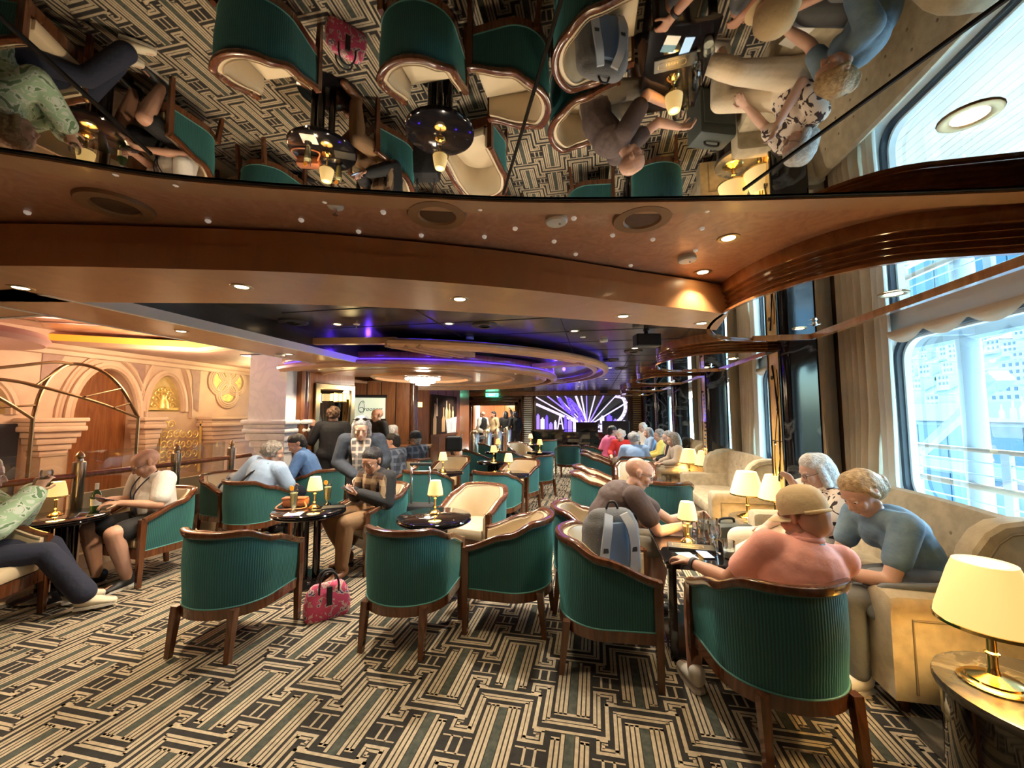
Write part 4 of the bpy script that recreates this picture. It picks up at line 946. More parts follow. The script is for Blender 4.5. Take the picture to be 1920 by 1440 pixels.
for k, (x, y, z, rz) in enumerate([(-3.02, 3.75, 2.24, .9), (.5, 4.0, 2.27, .2), (.3, 13.2, 2.3, 0)]):
    t = thing('wall_speaker', ['black box speaker on a bracket beside the blue lit cove', 'black box speaker hanging from the dark ceiling near the windows', 'black box speaker hung above the mural'][k], 'speaker', (x * K, y * K, z + .07), rz)
    b = MB(); b.box(-.13, .13, -.09, .07, -.075, .06, b=.012); obj('cabinet', b, 'tv_black', t); b = MB(); b.box(-.115, .115, -.096, -.09, -.06, .045); obj('grille', b, 'vent_dark', t); b = MB(); b.box(-.02, .02, 0, .02, .05, .12); b.lathe([(.035, .1), (.035, .12)], 10); obj('bracket', b, 'vent_dark', t)

# ================================================================== FURNITURE
def set_uv(o, uvs):
    me = o.data; l = me.uv_layers.new(name='UVMap')
    for lp in me.loops: l.data[lp.index].uv = uvs[lp.vertex_index]
def chair_path(n=9, m=24):
    P = [(-.285 - .012 * k / n, .27 - .29 * k / n) for k in range(n)]
    P += [(-.297 * math.cos(PI * k / m), -.02 - .275 * math.sin(PI * k / m)) for k in range(m + 1)]
    P += [(.297 - .012 * k / n, -.02 + .29 * k / n) for k in range(1, n + 1)]
    d = [0]
    for a, b in zip(P[:-1], P[1:]): d.append(d[-1] + math.hypot(b[0] - a[0], b[1] - a[1]))
    L = d[-1]; return P, [x - L / 2 for x in d]
def smst(a, b, x): t = max(0, min(1, (x - a) / (b - a))); return t * t * (3 - 2 * t)
def chair_top(s): s = abs(s); return .79 - .075 * smst(.24, .44, s) - .115 * smst(.42, .78, s)
def make_chair():
    t = thing('tub_chair', 'x', 'chair'); t.scale = (1.03, 1.03, 1.0)
    P, D_ = chair_path(); n = len(P); tops = [chair_top(s) for s in D_]
    def off(d): return offset2(P, d)      # positive = inside (path runs clockwise seen from above -> left normal outward), fixed below
    ins = -1 if Vector(offset2(P, .05)[n // 2]).y < P[n // 2][1] else 1
    o_ = lambda d: offset2(P, d * ins)
    # outer green shell
    b = MB(); uv = []; rows = 6; outp, o2 = o_(.004), o_(.030)
    for r in range(rows + 1):
        f = r / rows
        for i in range(n):
            k = .965 + .035 * smst(0, .6, f); z = .31 + (tops[i] - .035 - .31) * f; bul = .006 * math.sin(PI * f)
            b.v.append((outp[i][0] * k, (outp[i][1] - .0) * (k if outp[i][1] < 0 else 1) - (bul if outp[i][1] < -.1 else 0), z)); uv.append((D_[i], z))
    for r in range(rows):
        for i in range(n - 1): b.f.append((r * n + i, r * n + i + 1, (r + 1) * n + i + 1, (r + 1) * n + i)); b.m.append(0)
    c0 = len(b.v)
    for r in (0, 1):
        for i in range(n): b.v.append((o2[i][0] * (.965 if r == 0 else 1), o2[i][1] * (.965 if r == 0 and o2[i][1] < 0 else 1), .31 if r == 0 else tops[i] - .035)); uv.append((D_[i], .5))
    for i in range(n - 1): b.f.append((c0 + i, c0 + i + 1, c0 + n + i + 1, c0 + n + i)); b.m.append(0)
    o = obj('outer_upholstery', b, 'green_velvet', t, smooth='all'); set_uv(o, uv)
    for nm, zf in (('piping', 1), ('piping', 0)):
        b = MB(); b.tube([(outp[i][0] * (1.01 if zf else .97), outp[i][1] * (1.01 if zf else .97), (tops[i] - .038) if zf else .314) for i in range(n)], .0055, 6); obj(nm, b, 'green_piping', o, smooth='all')
    # inner cream pad
    b = MB(); i1, i2 = o_(.036), o_(.075)
    rings = []
    for i in range(n): z1 = tops[i] - .012; rings.append([(*i1[i], .36), (*i2[i], .36), (i2[i][0], i2[i][1], .55), (i2[i][0], i2[i][1], z1 - .05), (*o_(.062)[i], z1 - .012), (*i1[i], z1 - .008)])
    b.loft(rings); obj('inner_upholstery', b, 'cream_leather', t, smooth=True)
    b = MB(); b.tube([(*o_(.066)[i], tops[i] - .016) for i in range(n)], .004, 5); obj('inner_piping', b, 'leather_pipe', t, smooth='all')
    # wooden top rail running down into the front posts
    b = MB(); prof = [(-.012, -.034), (.03, -.034), (.036, -.02), (.036, -.006), (.026, .004), (0, .008), (-.014, .002), (-.018, -.012)]
    b.sweep([(P[i][0], P[i][1], tops[i]) for i in range(n)], [(a * ins, h) for a, h in prof]); obj('top_rail', b, 'wood', t, smooth=True)
    def leg(x0, y0, z0, x1, y1, z1, w0, w1):
        q = MB(); q.loft([[(x + sx * w, y + sy * w, z) for sx, sy in ((-1, -1), (1, -1), (1, 1), (-1, 1))] for x, y, z, w in ((x0, y0, z0, w0), ((x0 * 2 + x1) / 3, (y0 * 2 + y1) / 3, (z0 * 2 + z1) / 3, w0 * .95), (x1, y1, z1, w1))]); obj('leg', q, 'wood', t)
    for s in (-1, 1):
        leg(s * .272, .27, tops[0] - .004, s * .272, .275, 0, .024, .017); leg(s * .200, -.235, .31, s * .205, -.268, 0, .022, .016)
    b = MB(); br = [(p[0] * .96, p[1] * (.96 if p[1] < 0 else 1)) for p in P]; b.sweep([(*p, .285) for p in br], [(a * ins, h) for a, h in [(-.006, -.035), (.03, -.035), (.03, .028), (-.006, .028)]])
    b.box(-.26, .26, .255, .285, .25, .34); obj('seat_rail', b, 'wood', t, smooth=True)
    b = MB(); sp = [p for p in o_(.078)]; sp = [(p[0], p[1]) for p in sp]; sp[0] = (sp[0][0], .29); sp[-1] = (sp[-1][0], .29)
    cx = sum(p[0] for p in sp) / n
    def sc_(k): return [(p[0] * k, .02 + (p[1] - .02) * k) for p in sp]
    b.loft([[(*p, z) for p in sc_(k)] for k, z in ((.97, .35), (1.0, .37), (1.0, .41), (.97, .435), (.88, .447), (.5, .452))]); obj('seat_cushion', b, 'cream_leather', t, smooth=True)
    return t
chair0 = make_chair(); CHN = [0]
def chair(x, y, deg, label, group='green velvet tub chairs'):
    rz = math.radians(deg)
    if CHN[0] == 0: t = chair0; t.location = (x, y, 0); t.rotation_euler = (0, 0, rz); tag(t, label, 'chair', group)
    else: t = dup(chair0, (x, y, 0), rz, label, group)
    CHN[0] += 1; return t
# (x, y, heading in degrees; 0 faces along the room, + turns left)
CHAIRS = [
 (-2.50, 2.47, 4, 'empty green velvet tub chair with its back to the camera beside the floral handbag'),
 (-1.31, 2.76, 0, 'empty green velvet tub chair drawn up to the lamp table with a bare top'),
 (-.63, 3.10, 88, 'dark tub chair back to back with the chair holding the backpack'),
 (.05, 2.75, -88, 'tub chair with a grey backpack on its seat'),
 (.864, 2.345, 11.7, 'tub chair of the man in the pink polo and tan cap'),
 (-4.42, 2.08, -66, 'tub chair of the woman in the green patterned hoodie'),
 (-4.28, 3.25, 176, 'tub chair of the bald man in the white shirt by the balustrade'),
 (-4.02, 4.16, -6, 'tub chair of the woman with curly grey hair in pale blue'),
 (-4.66, 4.44, -100, 'cream lined tub chair holding bags beside the balustrade'),
 (-3.86, 5.17, 75, 'tub chair angled behind the man in the blue shirt'),
 (-2.28, 3.98, 150, 'tub chair under the man in the black jacket'),
 (-1.22, 4.10, 168, 'empty cream fronted tub chair facing the lamp table with a bare top'),
 (-.06, 3.47, -88, 'tub chair of the bald man in the brown shirt'),
 (-2.35, 5.36, -4, 'green backed tub chair behind the wheeled suitcase handle'),
 (-2.50, 6.85, 172, 'cream fronted tub chair behind the small lamp table near the suitcase'),
 (-3.15, 6.70, 30, 'tub chair of the man in the flat cap and plaid shirt'),
 (-1.36, 5.46, -12, 'green backed tub chair at the lamp table by the aisle'),
 (-1.22, 6.62, 160, 'cream fronted tub chair at the lamp table by the aisle'),
 (-1.10, 7.75, 62, 'green tub chair angled towards the aisle beside the lamp table'),
 (-.68, 10.35, 12, 'green tub chair standing alone further along the aisle'),
 (-2.55, 8.5, -60, 'dark backed tub chair near the brass cylinders'),
 (-1.75, 8.35, -30, 'green tub chair between two small lamp tables near the bar'),
 (-.02, 5.42, -86, 'first tub chair in the aisle row behind the bald man in brown'),
 (-.02, 6.12, -86, 'second tub chair in the aisle row behind the bald man in brown'),
 (.02, 8.05, -86, 'tub chair in the aisle row beside the grey haired woman'),
 (.02, 8.80, -86, 'tub chair in the aisle row just before the man in pink'),
 (.80, 5.10, -3, 'green backed tub chair facing the window table past the bald man'),
 (.62, 6.72, 176, 'cream fronted tub chair facing the camera behind the bald man in brown'),
 (.72, 7.85, 4, 'tub chair of the grey haired woman seen from behind'),
 (.05, 10.1, -70, 'tub chair of the man in the pink shirt'),
 (-2.0, 10.6, -140, 'pale fronted tub chair beside the far lamp tables'),
 (-2.75, 10.4, -60, 'tub chair near the far lamp tables by the brass cylinders'),
 (-1.45, 12.3, 40, 'far tub chair in front of the dark cabinet'),
 (-3.05, 5.95, 150, 'tub chair of the person with a plaid shirt at the high table'),
]
for c in CHAIRS: chair(*c)

def small_lamp_parts(t, z, s=1.0, e=2.2):
    b = MB(); b.lathe([(0, 0), (.05 * s, 0), (.052 * s, .008), (.045 * s, .016), (.030 * s, .028), (.012 * s, .036), (.010 * s, .05), (.016 * s, .056), (.009 * s, .064), (.009 * s, .13 * s), (.014 * s, .136 * s), (.009 * s, .142 * s), (.009 * s, .2 * s)], 20); 
    b.v = [(x, y, zz + z) for x, y, zz in b.v]; obj('brass_stem', b, 'brass', t, smooth=True)
    b = MB(); b.lathe([(.070 * s, .165 * s), (.067 * s, .20 * s), (.056 * s, .26 * s), (.046 * s, .295 * s)], 24, caps=False); b.lathe([(.046 * s, .295 * s), (.030 * s, .294 * s)], 24, caps=False); b.v = [(x, y, zz + z) for x, y, zz in b.v]; sh = obj('shade', b, 'lamp_shade', t, smooth=True)
    b = MB(); b.lathe([(.071 * s, .162 * s), (.072 * s, .168 * s), (.070 * s, .172 * s)], 24, caps=False); b.v = [(x, y, zz + z) for x, y, zz in b.v]; obj('shade_rim', b, 'brass', sh, smooth=True)
def table_lamp(x, y, z, label, group='small brass table lamps', e=2.2, s=1.0):
    t = thing('table_lamp', label, 'lamp', (x, y, z), 0, group); small_lamp_parts(t, 0, s); point((x, y, z + .225 * s), e, (1, .70, .30), .025); return t
def round_table(x, y, label, zt=.66, r=.325):
    t = thing('round_table', label, 'table', (x, y, 0), 0, 'round black cocktail tables')
    b = MB(); b.lathe([(0, zt - .055), (r - .05, zt - .055), (r - .012, zt - .048), (r, zt - .038), (r - .012, zt - .030), (r - .002, zt - .022), (r - .010, zt - .013), (r - .004, zt - .006), (r - .014, zt), (0, zt)], 40); obj('table_top', b, 'black_gloss', t, smooth=True)
    for k in range(5):
        a = 2 * PI * k / 5; b = MB(); b.tube([(.092 * math.cos(a), .092 * math.sin(a), .05), (.092 * math.cos(a), .092 * math.sin(a), zt - .05)], .032, 12); obj('column', b, 'black_gloss', t, smooth=True)
    b = MB(); b.lathe([(.26, 0), (.26, .018), (.22, .032), (.15, .045), (.14, .06), (0, .06)], 32); obj('foot', b, 'black_gloss', t, smooth=True)
    return t
TB = [(-2.66, 3.40, 'round black table with two tall drinks and a leather bag'), (-1.40, 3.40, 'round black table with only a lit brass lamp'), (-4.62, 2.72, 'round black table by the balustrade with a wine bottle'),
      (-2.35, 6.02, 'round black table with a lamp behind the suitcase handle'), (-1.30, 6.05, 'round black table with a lamp near the aisle'), (-1.9, 7.5, 'round black table between the angled green chairs'), (-1.3, 9.6, 'round black table with a lamp near the far chairs'), (-2.3, 9.5, 'round black table with a lamp before the brass cylinders'), (-1.9, 12.0, 'round black table with a lamp in front of the dark cabinet')]
LN = ['lit brass lamp between the two tall drinks', 'lit brass lamp alone on a bare round black table', 'lit brass lamp beside the wine bottle', 'lit brass lamp on the table behind the suitcase handle', 'lit brass lamp on the table near the aisle', 'lit brass lamp on the table between the angled green chairs', 'lit brass lamp near the far green chairs', 'lit brass lamp before the brass cylinders', 'lit brass lamp in front of the dark cabinet']
for (x, y, l), ll in zip(TB, LN):
    round_table(x, y, l); dx, dy = {0: (.03, .03), 1: (-.02, .06), 2: (-.06, -.0)}.get(LN.index(ll), (0, 0)); table_lamp(x + dx, y + dy, .66, ll)

# rectangular table of the window group
def rect_table(x0, x1, y0, y1, z, label):
    t = thing('rectangular_table', label, 'table', ((x0 + x1) / 2, (y0 + y1) / 2, 0), 0, 'black window tables'); w, d = (x1 - x0) / 2, (y1 - y0) / 2
    b = MB(); b.box(-w, w, -d, d, z - .02, z, b=.006); b.box(-w + .012, w - .012, -d + .012, d - .012, z - .05, z - .02, b=.004); obj('table_top', b, 'black_gloss', t)
    for sx in (-1, 1):
        for sy in (-1, 1): b = MB(); b.box(sx * (w - .05) - .025, sx * (w - .05) + .025, sy * (d - .05) - .025, sy * (d - .05) + .025, .02, z - .04, b=.004); obj('leg', b, 'black_gloss', t)
    b = MB(); b.box(-w + .03, w - .03, -d + .03, d - .03, .0, .03, b=.004); obj('plinth', b, 'black_gloss', t); return t
rect_table(.42, .90, 2.76, 3.57, .62, 'black lacquer rectangular table with glasses and a menu folder')
rect_table(.45, .93, 5.55, 6.30, .62, 'black rectangular table beside the empty winged sofa')
rect_table(.45, .93, 8.25, 9.05, .62, 'black rectangular table amid the grey haired group')
table_lamp(.655, 3.20, .62, 'lit brass lamp on the table with glasses and menu folder', s=.98)
table_lamp(.70, 8.9, .62, 'lit brass lamp on the table amid the grey haired group', s=.98)

# winged sofa
def make_sofa(L, label, x, y, rz, group='beige winged sofas'):
    t = thing('winged_sofa', label, 'sofa', (x, y, 0), rz, group); w = L / 2
    b = MB(); b.box(-w + .02, w - .02, -.34, .40, .08, .30, b=.02); obj('base', b, 'sofa', t, smooth=True)
    b = MB(); b.box(-w + .16, w - .16, -.30, .46, .28, .44, b=.05); obj('seat_cushion', b, 'sofa', t, smooth=True)
    # back: raked slab with rounded top
    rings = []
    nx = 17
    for i in range(nx):
        u = -1 + 2 * i / (nx - 1); x_ = u * (w - .05); hb = 1.0 - .03 * u * u
        rings.append([(x_, -.36, .25), (x_, -.18, .25), (x_, -.20, .50), (x_, -.235, .80), (x_, -.255, hb - .06), (x_, -.275, hb - .012), (x_, -.31, hb), (x_, -.345, hb - .02), (x_, -.36, hb - .08)])
    b = MB(); b.loft(rings); bk = obj('backrest', b, 'sofa', t, smooth=True)
    for r_ in range(2):
        for k in range(7):
            u = -.8 + 1.6 * k / 6; q = MB(); q.ball((u * (w - .2), -.222 - .018 * r_, .66 + .15 * r_), (.014, .008, .014), 8); obj('button', q, 'sofa_seam', bk)
    for s in (-1, 1):
        # arm
        b = MB(); rings = []
        for yy, sc in ((-.355, 1), (.30, 1), (.41, 1), (.445, .985), (.455, .95)):
            k = sc; xo, xi = s * w, s * (w - .19); zc = .62 * k
            pr = [(xo, .10), (xo, zc - .09), (xo + s * .006, zc - .05), (xo - s * .01, zc - .015), (xo - s * .05, zc), (xi + s * .05, zc), (xi + s * .012, zc - .02), (xi, zc - .06), (xi, .10)]
            rings.append([(px, yy, pz) for px, pz in pr])
        b.loft(rings); am = obj('arm', b, 'sofa', t, smooth=True)
        b = MB(); xo = s * (w + .004); b.tube([(xo, -.30, .14), (xo, -.30, .50), (xo, .36, .50), (xo, .36, .14)], .006, 6); obj('arm_welt', b, 'sofa_seam', am)
        # wing: rounded panel standing on the arm
        b = MB(); pr = [(-.35, .56), (.05, .56), (.09, .62), (.10, .72), (.07, .86), (.01, .95), (-.06, 1.0), (-.16, 1.02), (-.28, 1.02), (-.35, .98)]
        rings = [[(s * (w - q0), (p[0] + .2) * k2_ - .2, .56 + (p[1] - .56) * k2_) for p in pr] for q0, k2_ in ((.0, .96), (.015, 1.0), (.11, 1.0), (.13, .96))]
        b.loft(rings); wg = obj('wing', b, 'sofa', t, smooth=True)
        b = MB(); b.tube([(s * (w + .002), (p[0] + .2) * .80 - .2, .56 + (p[1] - .56) * .88) for p in pr[1:-1]], .006, 6); obj('wing_welt', b, 'sofa_seam', wg)
        for yy in (-.29, .36): q = MB(); q.lathe([(.022, 0), (.03, .09)], 10, c=(s * (w - .1), yy, 0)); obj('foot', q, 'wood', t)
    return t
make_sofa(1.98, 'long beige winged sofa where the two women sit by the window', 1.935, 3.49, PI / 2)
make_sofa(1.85, 'empty beige winged sofa with button tufted back by the window', 1.82, 6.20, PI / 2)
make_sofa(1.85, 'beige winged sofa of the two grey haired women', 1.86, 8.95, PI / 2)
make_sofa(1.85, 'far beige winged sofa behind the seated group', 1.86, 11.7, PI / 2)

def big_lamp(x, y, z, label):
    t = thing('side_lamp', label, 'lamp', (x, y, z), 0, 'brass side lamps with pleated shades')
    b = MB(); b.lathe([(0, 0), (.105, 0), (.108, .008), (.10, .014), (.085, .018), (.082, .026), (.055, .034), (.022, .044), (.018, .06), (.016, .07), (.016, .115), (.023, .12), (.023, .126), (.016, .131), (.015, .21), (.022, .215), (.022, .222), (.014, .228), (.013, .30)], 28); obj('brass_stem', b, 'brass', t, smooth=True)
    b = MB(); b.lathe([(.165, .245), (.158, .28), (.135, .36), (.112, .44), (.095, .485)], 36, caps=False); b.lathe([(.095, .485), (.07, .483)], 36, caps=False); sh = obj('shade', b, 'lamp_shade', t, smooth=True)
    b = MB(); b.lathe([(.163, .232), (.168, .234), (.168, .247), (.163, .249)], 36, caps=False); obj('shade_rim', b, 'brass', sh, smooth=True)
    point((x, y, z + .36), 7, (1, .70, .30), .05); return t
def side_table(x, y, label, r=.30):
    t = thing('drum_table', label, 'table', (x, y, 0), 0, 'black drum side tables')
    b = MB(); b.lathe([(r - .02, .0), (r - .02, .40)], 40); obj('drum', b, 'black_gloss', t, smooth=True)
    b = MB(); b.lathe([(r - .02, .40), (r, .405), (r + .004, .42), (r, .445), (r - .02, .45), (0, .45)], 40); obj('stone_top', b, 'dark_stone_top', t, smooth=True); return t
pl = MB(); pl.box(1.50, 2.45, .7, 2.46, 0, .06, b=.008); plinth = tag(obj('floor_plinth', pl, 'dark_stone_top'), 'dark polished stone floor plinth under the drum side table', 'plinth')
st = side_table(1.72, 2.02, 'black drum side table with the single large brass lamp', .33); st.location.z = .06; st.scale = (1, 1, .87)
big_lamp(1.58, 2.08, .4515, 'large lit brass lamp at the near arm of the sofa with the women')
side_table(1.72, 4.82, 'black drum side table with two lamps beside the empty winged sofa')
big_lamp(1.60, 4.82, .45, 'lit brass lamp nearer the empty winged sofa on the drum table'); big_lamp(1.80, 4.60, .45, 'lit brass lamp nearer the women on the drum table')
side_table(1.76, 7.55, 'black drum side table beside the pair of grey haired women'); big_lamp(1.64, 7.72, .45, 'lit brass lamp beside the elbow of the grey haired women'); big_lamp(1.82, 7.38, .45, 'lit brass lamp next to the piano key inlay pier')

# piano, stand and brass cylinders near the bar
t = thing('grand_piano', 'black grand piano with propped lid in front of the mural', 'piano', (-.25, 13.6, 0), 0)
b = MB(); out = smoothpath([(-.75, -.7), (.75, -.7), (.75, .2), (.55, .7), (.15, 1.0), (-.3, 1.05), (-.7, .9), (-.75, -.7)], 6); b.prism([p[:2] for p in out[:-1]], .62, 1.0); obj('case', b, 'black_gloss', t)
b = MB(); b.box(-.7, .7, -.85, -.6, .68, .78); obj('keybed', b, 'black_gloss', t)
for x, y in ((-.6, -.5), (.6, -.5), (0, .75)): b = MB(); b.lathe([(.05, 0), (.07, .62)], 10, c=(x, y, 0)); obj('leg', b, 'black_gloss', t)
b = MB(); b.prism([p[:2] for p in out[:-1]], 0, .02, M=Matrix.Translation((-.2, 0, 1.02)) @ Matrix.Rotation(math.radians(-18), 4, 'Y')); obj('lid', b, 'black_gloss', t)
b = MB(); b.box(-.35, .35, -.45, -.43, 1.0, 1.3); obj('music_desk', b, 'black_gloss', t)
t = thing('music_monitor', 'black flat screen on a stand beside the pink shirted man', 'screen', (.62, 12.6, 0), 0); b = MB(); b.box(-.4, .4, -.03, .03, .95, 1.35, b=.01); obj('screen', b, 'tv_black', t); b = MB(); b.box(-.02, .02, -.02, .02, .02, .95); b.lathe([(.22, 0), (.2, .02)], 16); obj('stand', b, 'tv_black', t)
for k, (x, y) in enumerate(((-3.32, 10.9), (-3.25, 12.0), (-3.15, 13.0), (-3.05, 14.0))):
    t = thing('brass_cylinder', 'tall brushed metal cylinder stand with domed lid ' + ['nearest the stroller', 'second from the stroller', 'third from the stroller', 'nearest the doorway'][k], 'cylinder stand', (x, y, 0), 0, 'brushed metal cylinder stands')
    b = MB(); b.lathe([(.135, 0), (.135, .98), (.128, 1.0), (0, 1.0)], 24); obj('drum', b, 'steel_brush', t, smooth=True)
    b = MB(); b.lathe([(.13, 1.0), (.12, 1.05), (.08, 1.09), (.03, 1.105), (.02, 1.13), (0, 1.14)], 24); obj('domed_lid', b, 'brass_dull', t, smooth=True)
    if k < 3: b = MB(); b.box(-.0, .06, .137, .85, .82, .92); obj('link_panel', b, 'brass_dull', t)
t = thing('stroller', 'black folded stroller with dark wheels beside the panelled wall', 'stroller', (-3.80, 10.45, 0), .3)
b = MB(); b.box(-.2, .25, -.2, .2, .55, .95, b=.06); obj('seat_bag', b, 'black_matte', t)
b = MB(); b.tube([(-.2, -.18, .12), (.2, -.18, .95), (.25, 0, 1.0), (.2, .18, .95), (-.2, .18, .12)], .015, 6); b.tube([(.25, -.18, .12), (-.15, -.18, .7)], .014, 6); b.tube([(.25, .18, .12), (-.15, .18, .7)], .014, 6); obj('frame', b, 'black_matte', t)
for x in (-.22, .25):
    for y in (-.2, .2): b = MB(); b.lathe([(.05, -.02), (.12, -.02), (.12, .02), (.05, .02)], 14, M=Matrix.Translation((x, y, .12)) @ Matrix.Rotation(PI / 2, 4, 'X')); obj('wheel', b, 'black_matte', t)
t = thing('high_table', 'tall wooden bar table between the plaid shirted guests', 'table', (-3.55, 7.35, 0), .3)
b = MB(); b.box(-.4, .4, -.25, .25, .90, .95, b=.01); obj('table_top', b, 'wood_panel', t)
for sx in (-.34, .34):
    for sy in (-.2, .2): b = MB(); b.box(sx - .025, sx + .025, sy - .025, sy + .025, 0, .9); obj('leg', b, 'wood_panel', t)

# ================================================================== PEOPLE
V = Vector
def cap(mb, p0, r0, p1, r1, u=None, ku=1., kv=1., n=14):
    p0, p1 = V(p0), V(p1); a = p1 - p0; L = a.length
    if L < 1e-5: a = V((0, 0, 1))
    a.normalize(); u = V(u) if u is not None else a.orthogonal(); u = u - a * u.dot(a)
    if u.length < 1e-4: u = a.orthogonal()
    u.normalize(); w = a.cross(u); rings = []; h = 4
    for i in range(h + 1):
        t = -PI / 2 + PI / 2 * (i + .12) / (h + .12); rings.append((p0 + a * r0 * math.sin(t), r0 * math.cos(t)))
    for i in range(h + 1):
        t = PI / 2 * i / (h + .12); rings.append((p1 + a * r1 * math.sin(t), r1 * math.cos(t)))
    mb.loft([[tuple(c + (u * ku * math.cos(2 * PI * k / n) + w * kv * math.sin(2 * PI * k / n)) * r) for k in range(n)] for c, r in rings])
def remesh(name, mb, vox, m, parent, smooth_it=4, sf=.5):
    me = bpy.data.meshes.new('tmp'); me.from_pydata(mb.v, [], mb.f); o = bpy.data.objects.new('tmp', me); C.objects.link(o)
    bm = bmesh.new(); bm.from_mesh(me); bmesh.ops.recalc_face_normals(bm, faces=bm.faces[:]); bm.to_mesh(me); bm.free()
    md = o.modifiers.new('r', 'REMESH'); md.mode = 'VOXEL'; md.voxel_size = vox; md.use_smooth_shade = True
    if smooth_it: sm = o.modifiers.new('s', 'SMOOTH'); sm.factor = sf; sm.iterations = smooth_it
    dg = bpy.context.evaluated_depsgraph_get(); new = bpy.data.meshes.new_from_object(o.evaluated_get(dg)); bpy.data.objects.remove(o); bpy.data.meshes.remove(me)
    new.name = name; new.materials.clear(); new.materials.append(MATS[m]); new.polygons.foreach_set('use_smooth', [True] * len(new.polygons))
    o = bpy.data.objects.new(name, new); link(o, parent); return o
SK = dict(a=(.52, .29, .20), b=(.56, .33, .24), c=(.44, .22, .14), d=(.58, .36, .27), e=(.30, .15, .09))
for k, c in SK.items(): mat('skin_' + k, c, .5, var=.10, vscale=12); MATS['skin_' + k].node_tree.nodes['Principled BSDF'].inputs['Subsurface Weight'].default_value = .08; MATS['skin_' + k].node_tree.nodes['Principled BSDF'].inputs['Subsurface Radius'].default_value = (.02, .008, .004)
def cloth(n, c, **k): return mat(n, c, k.pop('rough', .85), bump=k.pop('bump', .5), bscale=k.pop('bscale', 22), **k)
cloth('c_white', (.66, .64, .61)); cloth('c_black', (.012, .012, .014)); cloth('c_navy', (.014, .018, .04)); cloth('c_brownT', (.075, .050, .046)); cloth('c_pink', (.86, .41, .35), bump=.8, bscale=12); cloth('c_denim', (.10, .17, .25), col2=(.16, .24, .30), vscale=10)
cloth('c_ltblue', (.30, .43, .64)); cloth('c_blue', (.05, .13, .32), col2=(.08, .17, .38), vscale=60); cloth('c_dkdenim', (.014, .019, .032), col2=(.03, .04, .058), vscale=15); cloth('c_brownpants', (.20, .11, .05)); cloth('c_cream', (.66, .56, .42)); cloth('c_tan', (.60, .46, .27)); cloth('c_grey', (.16, .17, .18)); cloth('c_red', (.55, .03, .03)); cloth('c_yellow', (.75, .62, .15)); cloth('c_pinkhot', (.75, .16, .32)); cloth('c_beige', (.46, .38, .29)); cloth('c_peach', (.60, .36, .24)); cloth('c_khaki', (.30, .26, .20))
mat('shoe_black', (.012, .012, .013), .5); mat('shoe_white', (.62, .58, .50), .6); mat('shoe_cream', (.62, .56, .42), .6); mat('shoe_brown', (.17, .07, .03), .45)
mat('hair_grey', (.42, .41, .40), .6, col2=(.20, .20, .20), vscale=45, bump=1, bscale=70); mat('hair_white', (.70, .68, .64), .6, col2=(.45, .43, .40), vscale=40, bump=1, bscale=70); mat('hair_dark', (.012, .010, .010), .4, bump=1, bscale=80); mat('hair_blonde', (.50, .36, .19), .5, col2=(.30, .20, .10), vscale=40, bump=1, bscale=60); mat('hair_brown', (.15, .075, .035), .55, col2=(.06, .03, .015), vscale=40, bump=1, bscale=70); mat('hair_stubble', (.50, .29, .21), .55); mat('hair_grown', (.30, .28, .26), .6, col2=(.12, .11, .10), vscale=50, bump=1, bscale=80)
mat('eye_white', (.75, .72, .68), .2); mat('eye_dark', (.02, .015, .012), .1); mat('lips', (.42, .16, .13), .45); mat('specs', (.03, .025, .025), .3)
def plaid(n, c0, c1, c2, s=16):
    m, nt, b, tc = node_mat(n, .85); mx = None; prev = None
    for ax, col in (('X', c1), ('Z', c1), ('Y', c2)):
        w = nt.nodes.new('ShaderNodeTexWave'); w.bands_direction = ax; w.inputs['Scale'].default_value = s / 6.; nt.links.new(tc.outputs['Object'], w.inputs['Vector'])
        g = nt.nodes.new('ShaderNodeMath'); g.operation = 'GREATER_THAN'; g.inputs[1].default_value = .72; nt.links.new(w.outputs['Fac'], g.inputs[0])
        g2 = nt.nodes.new('ShaderNodeMath'); g2.operation = 'MULTIPLY'; g2.inputs[1].default_value = .65; nt.links.new(g.outputs[0], g2.inputs[0])
        q = nt.nodes.new('ShaderNodeMixRGB'); nt.links.new(g2.outputs[0], q.inputs[0]); q.inputs[2].default_value = (*col, 1)
        if prev is None: q.inputs[1].default_value = (*c0, 1)
        else: nt.links.new(prev.outputs[0], q.inputs[1])
        prev = q
    nt.links.new(prev.outputs[0], b.inputs['Base Color']); return m
plaid('c_plaid_blue', (.035, .055, .10), (.16, .20, .28), (.01, .012, .02)); plaid('c_plaid_brown', (.075, .035, .02), (.42, .30, .18), (.02, .012, .01), 12); plaid('c_scarf', (.10, .09, .09), (.55, .45, .38), (.02, .02, .02), 26)
def blotch(n, base, ink, scale, thr, dist=1.0, ink2=None):
    m, nt, b, tc = node_mat(n, .85); v = nt.nodes.new('ShaderNodeTexNoise'); v.inputs['Scale'].default_value = scale; v.inputs['Detail'].default_value = 2; v.inputs['Distortion'].default_value = dist
    nt.links.new(tc.outputs['Object'], v.inputs['Vector']); r = nt.nodes.new('ShaderNodeValToRGB'); r.color_ramp.interpolation = 'CONSTANT'; r.color_ramp.elements[0].color = (*base, 1); r.color_ramp.elements[1].position = thr; r.color_ramp.elements[1].color = (*ink, 1)
    if ink2: e = r.color_ramp.elements.new(thr + .10); e.color = (*ink2, 1)
    nt.links.new(v.outputs['Fac'], r.inputs[0]); nt.links.new(r.outputs[0], b.inputs['Base Color']); return m
blotch('c_floral', (.66, .56, .46), (.035, .018, .020), 15, .54, 1.2); blotch('c_greenhood', (.36, .55, .38), (.56, .66, .60), 9, .50, 2.5, (.13, .25, .14))
HEAD_S = 1.06
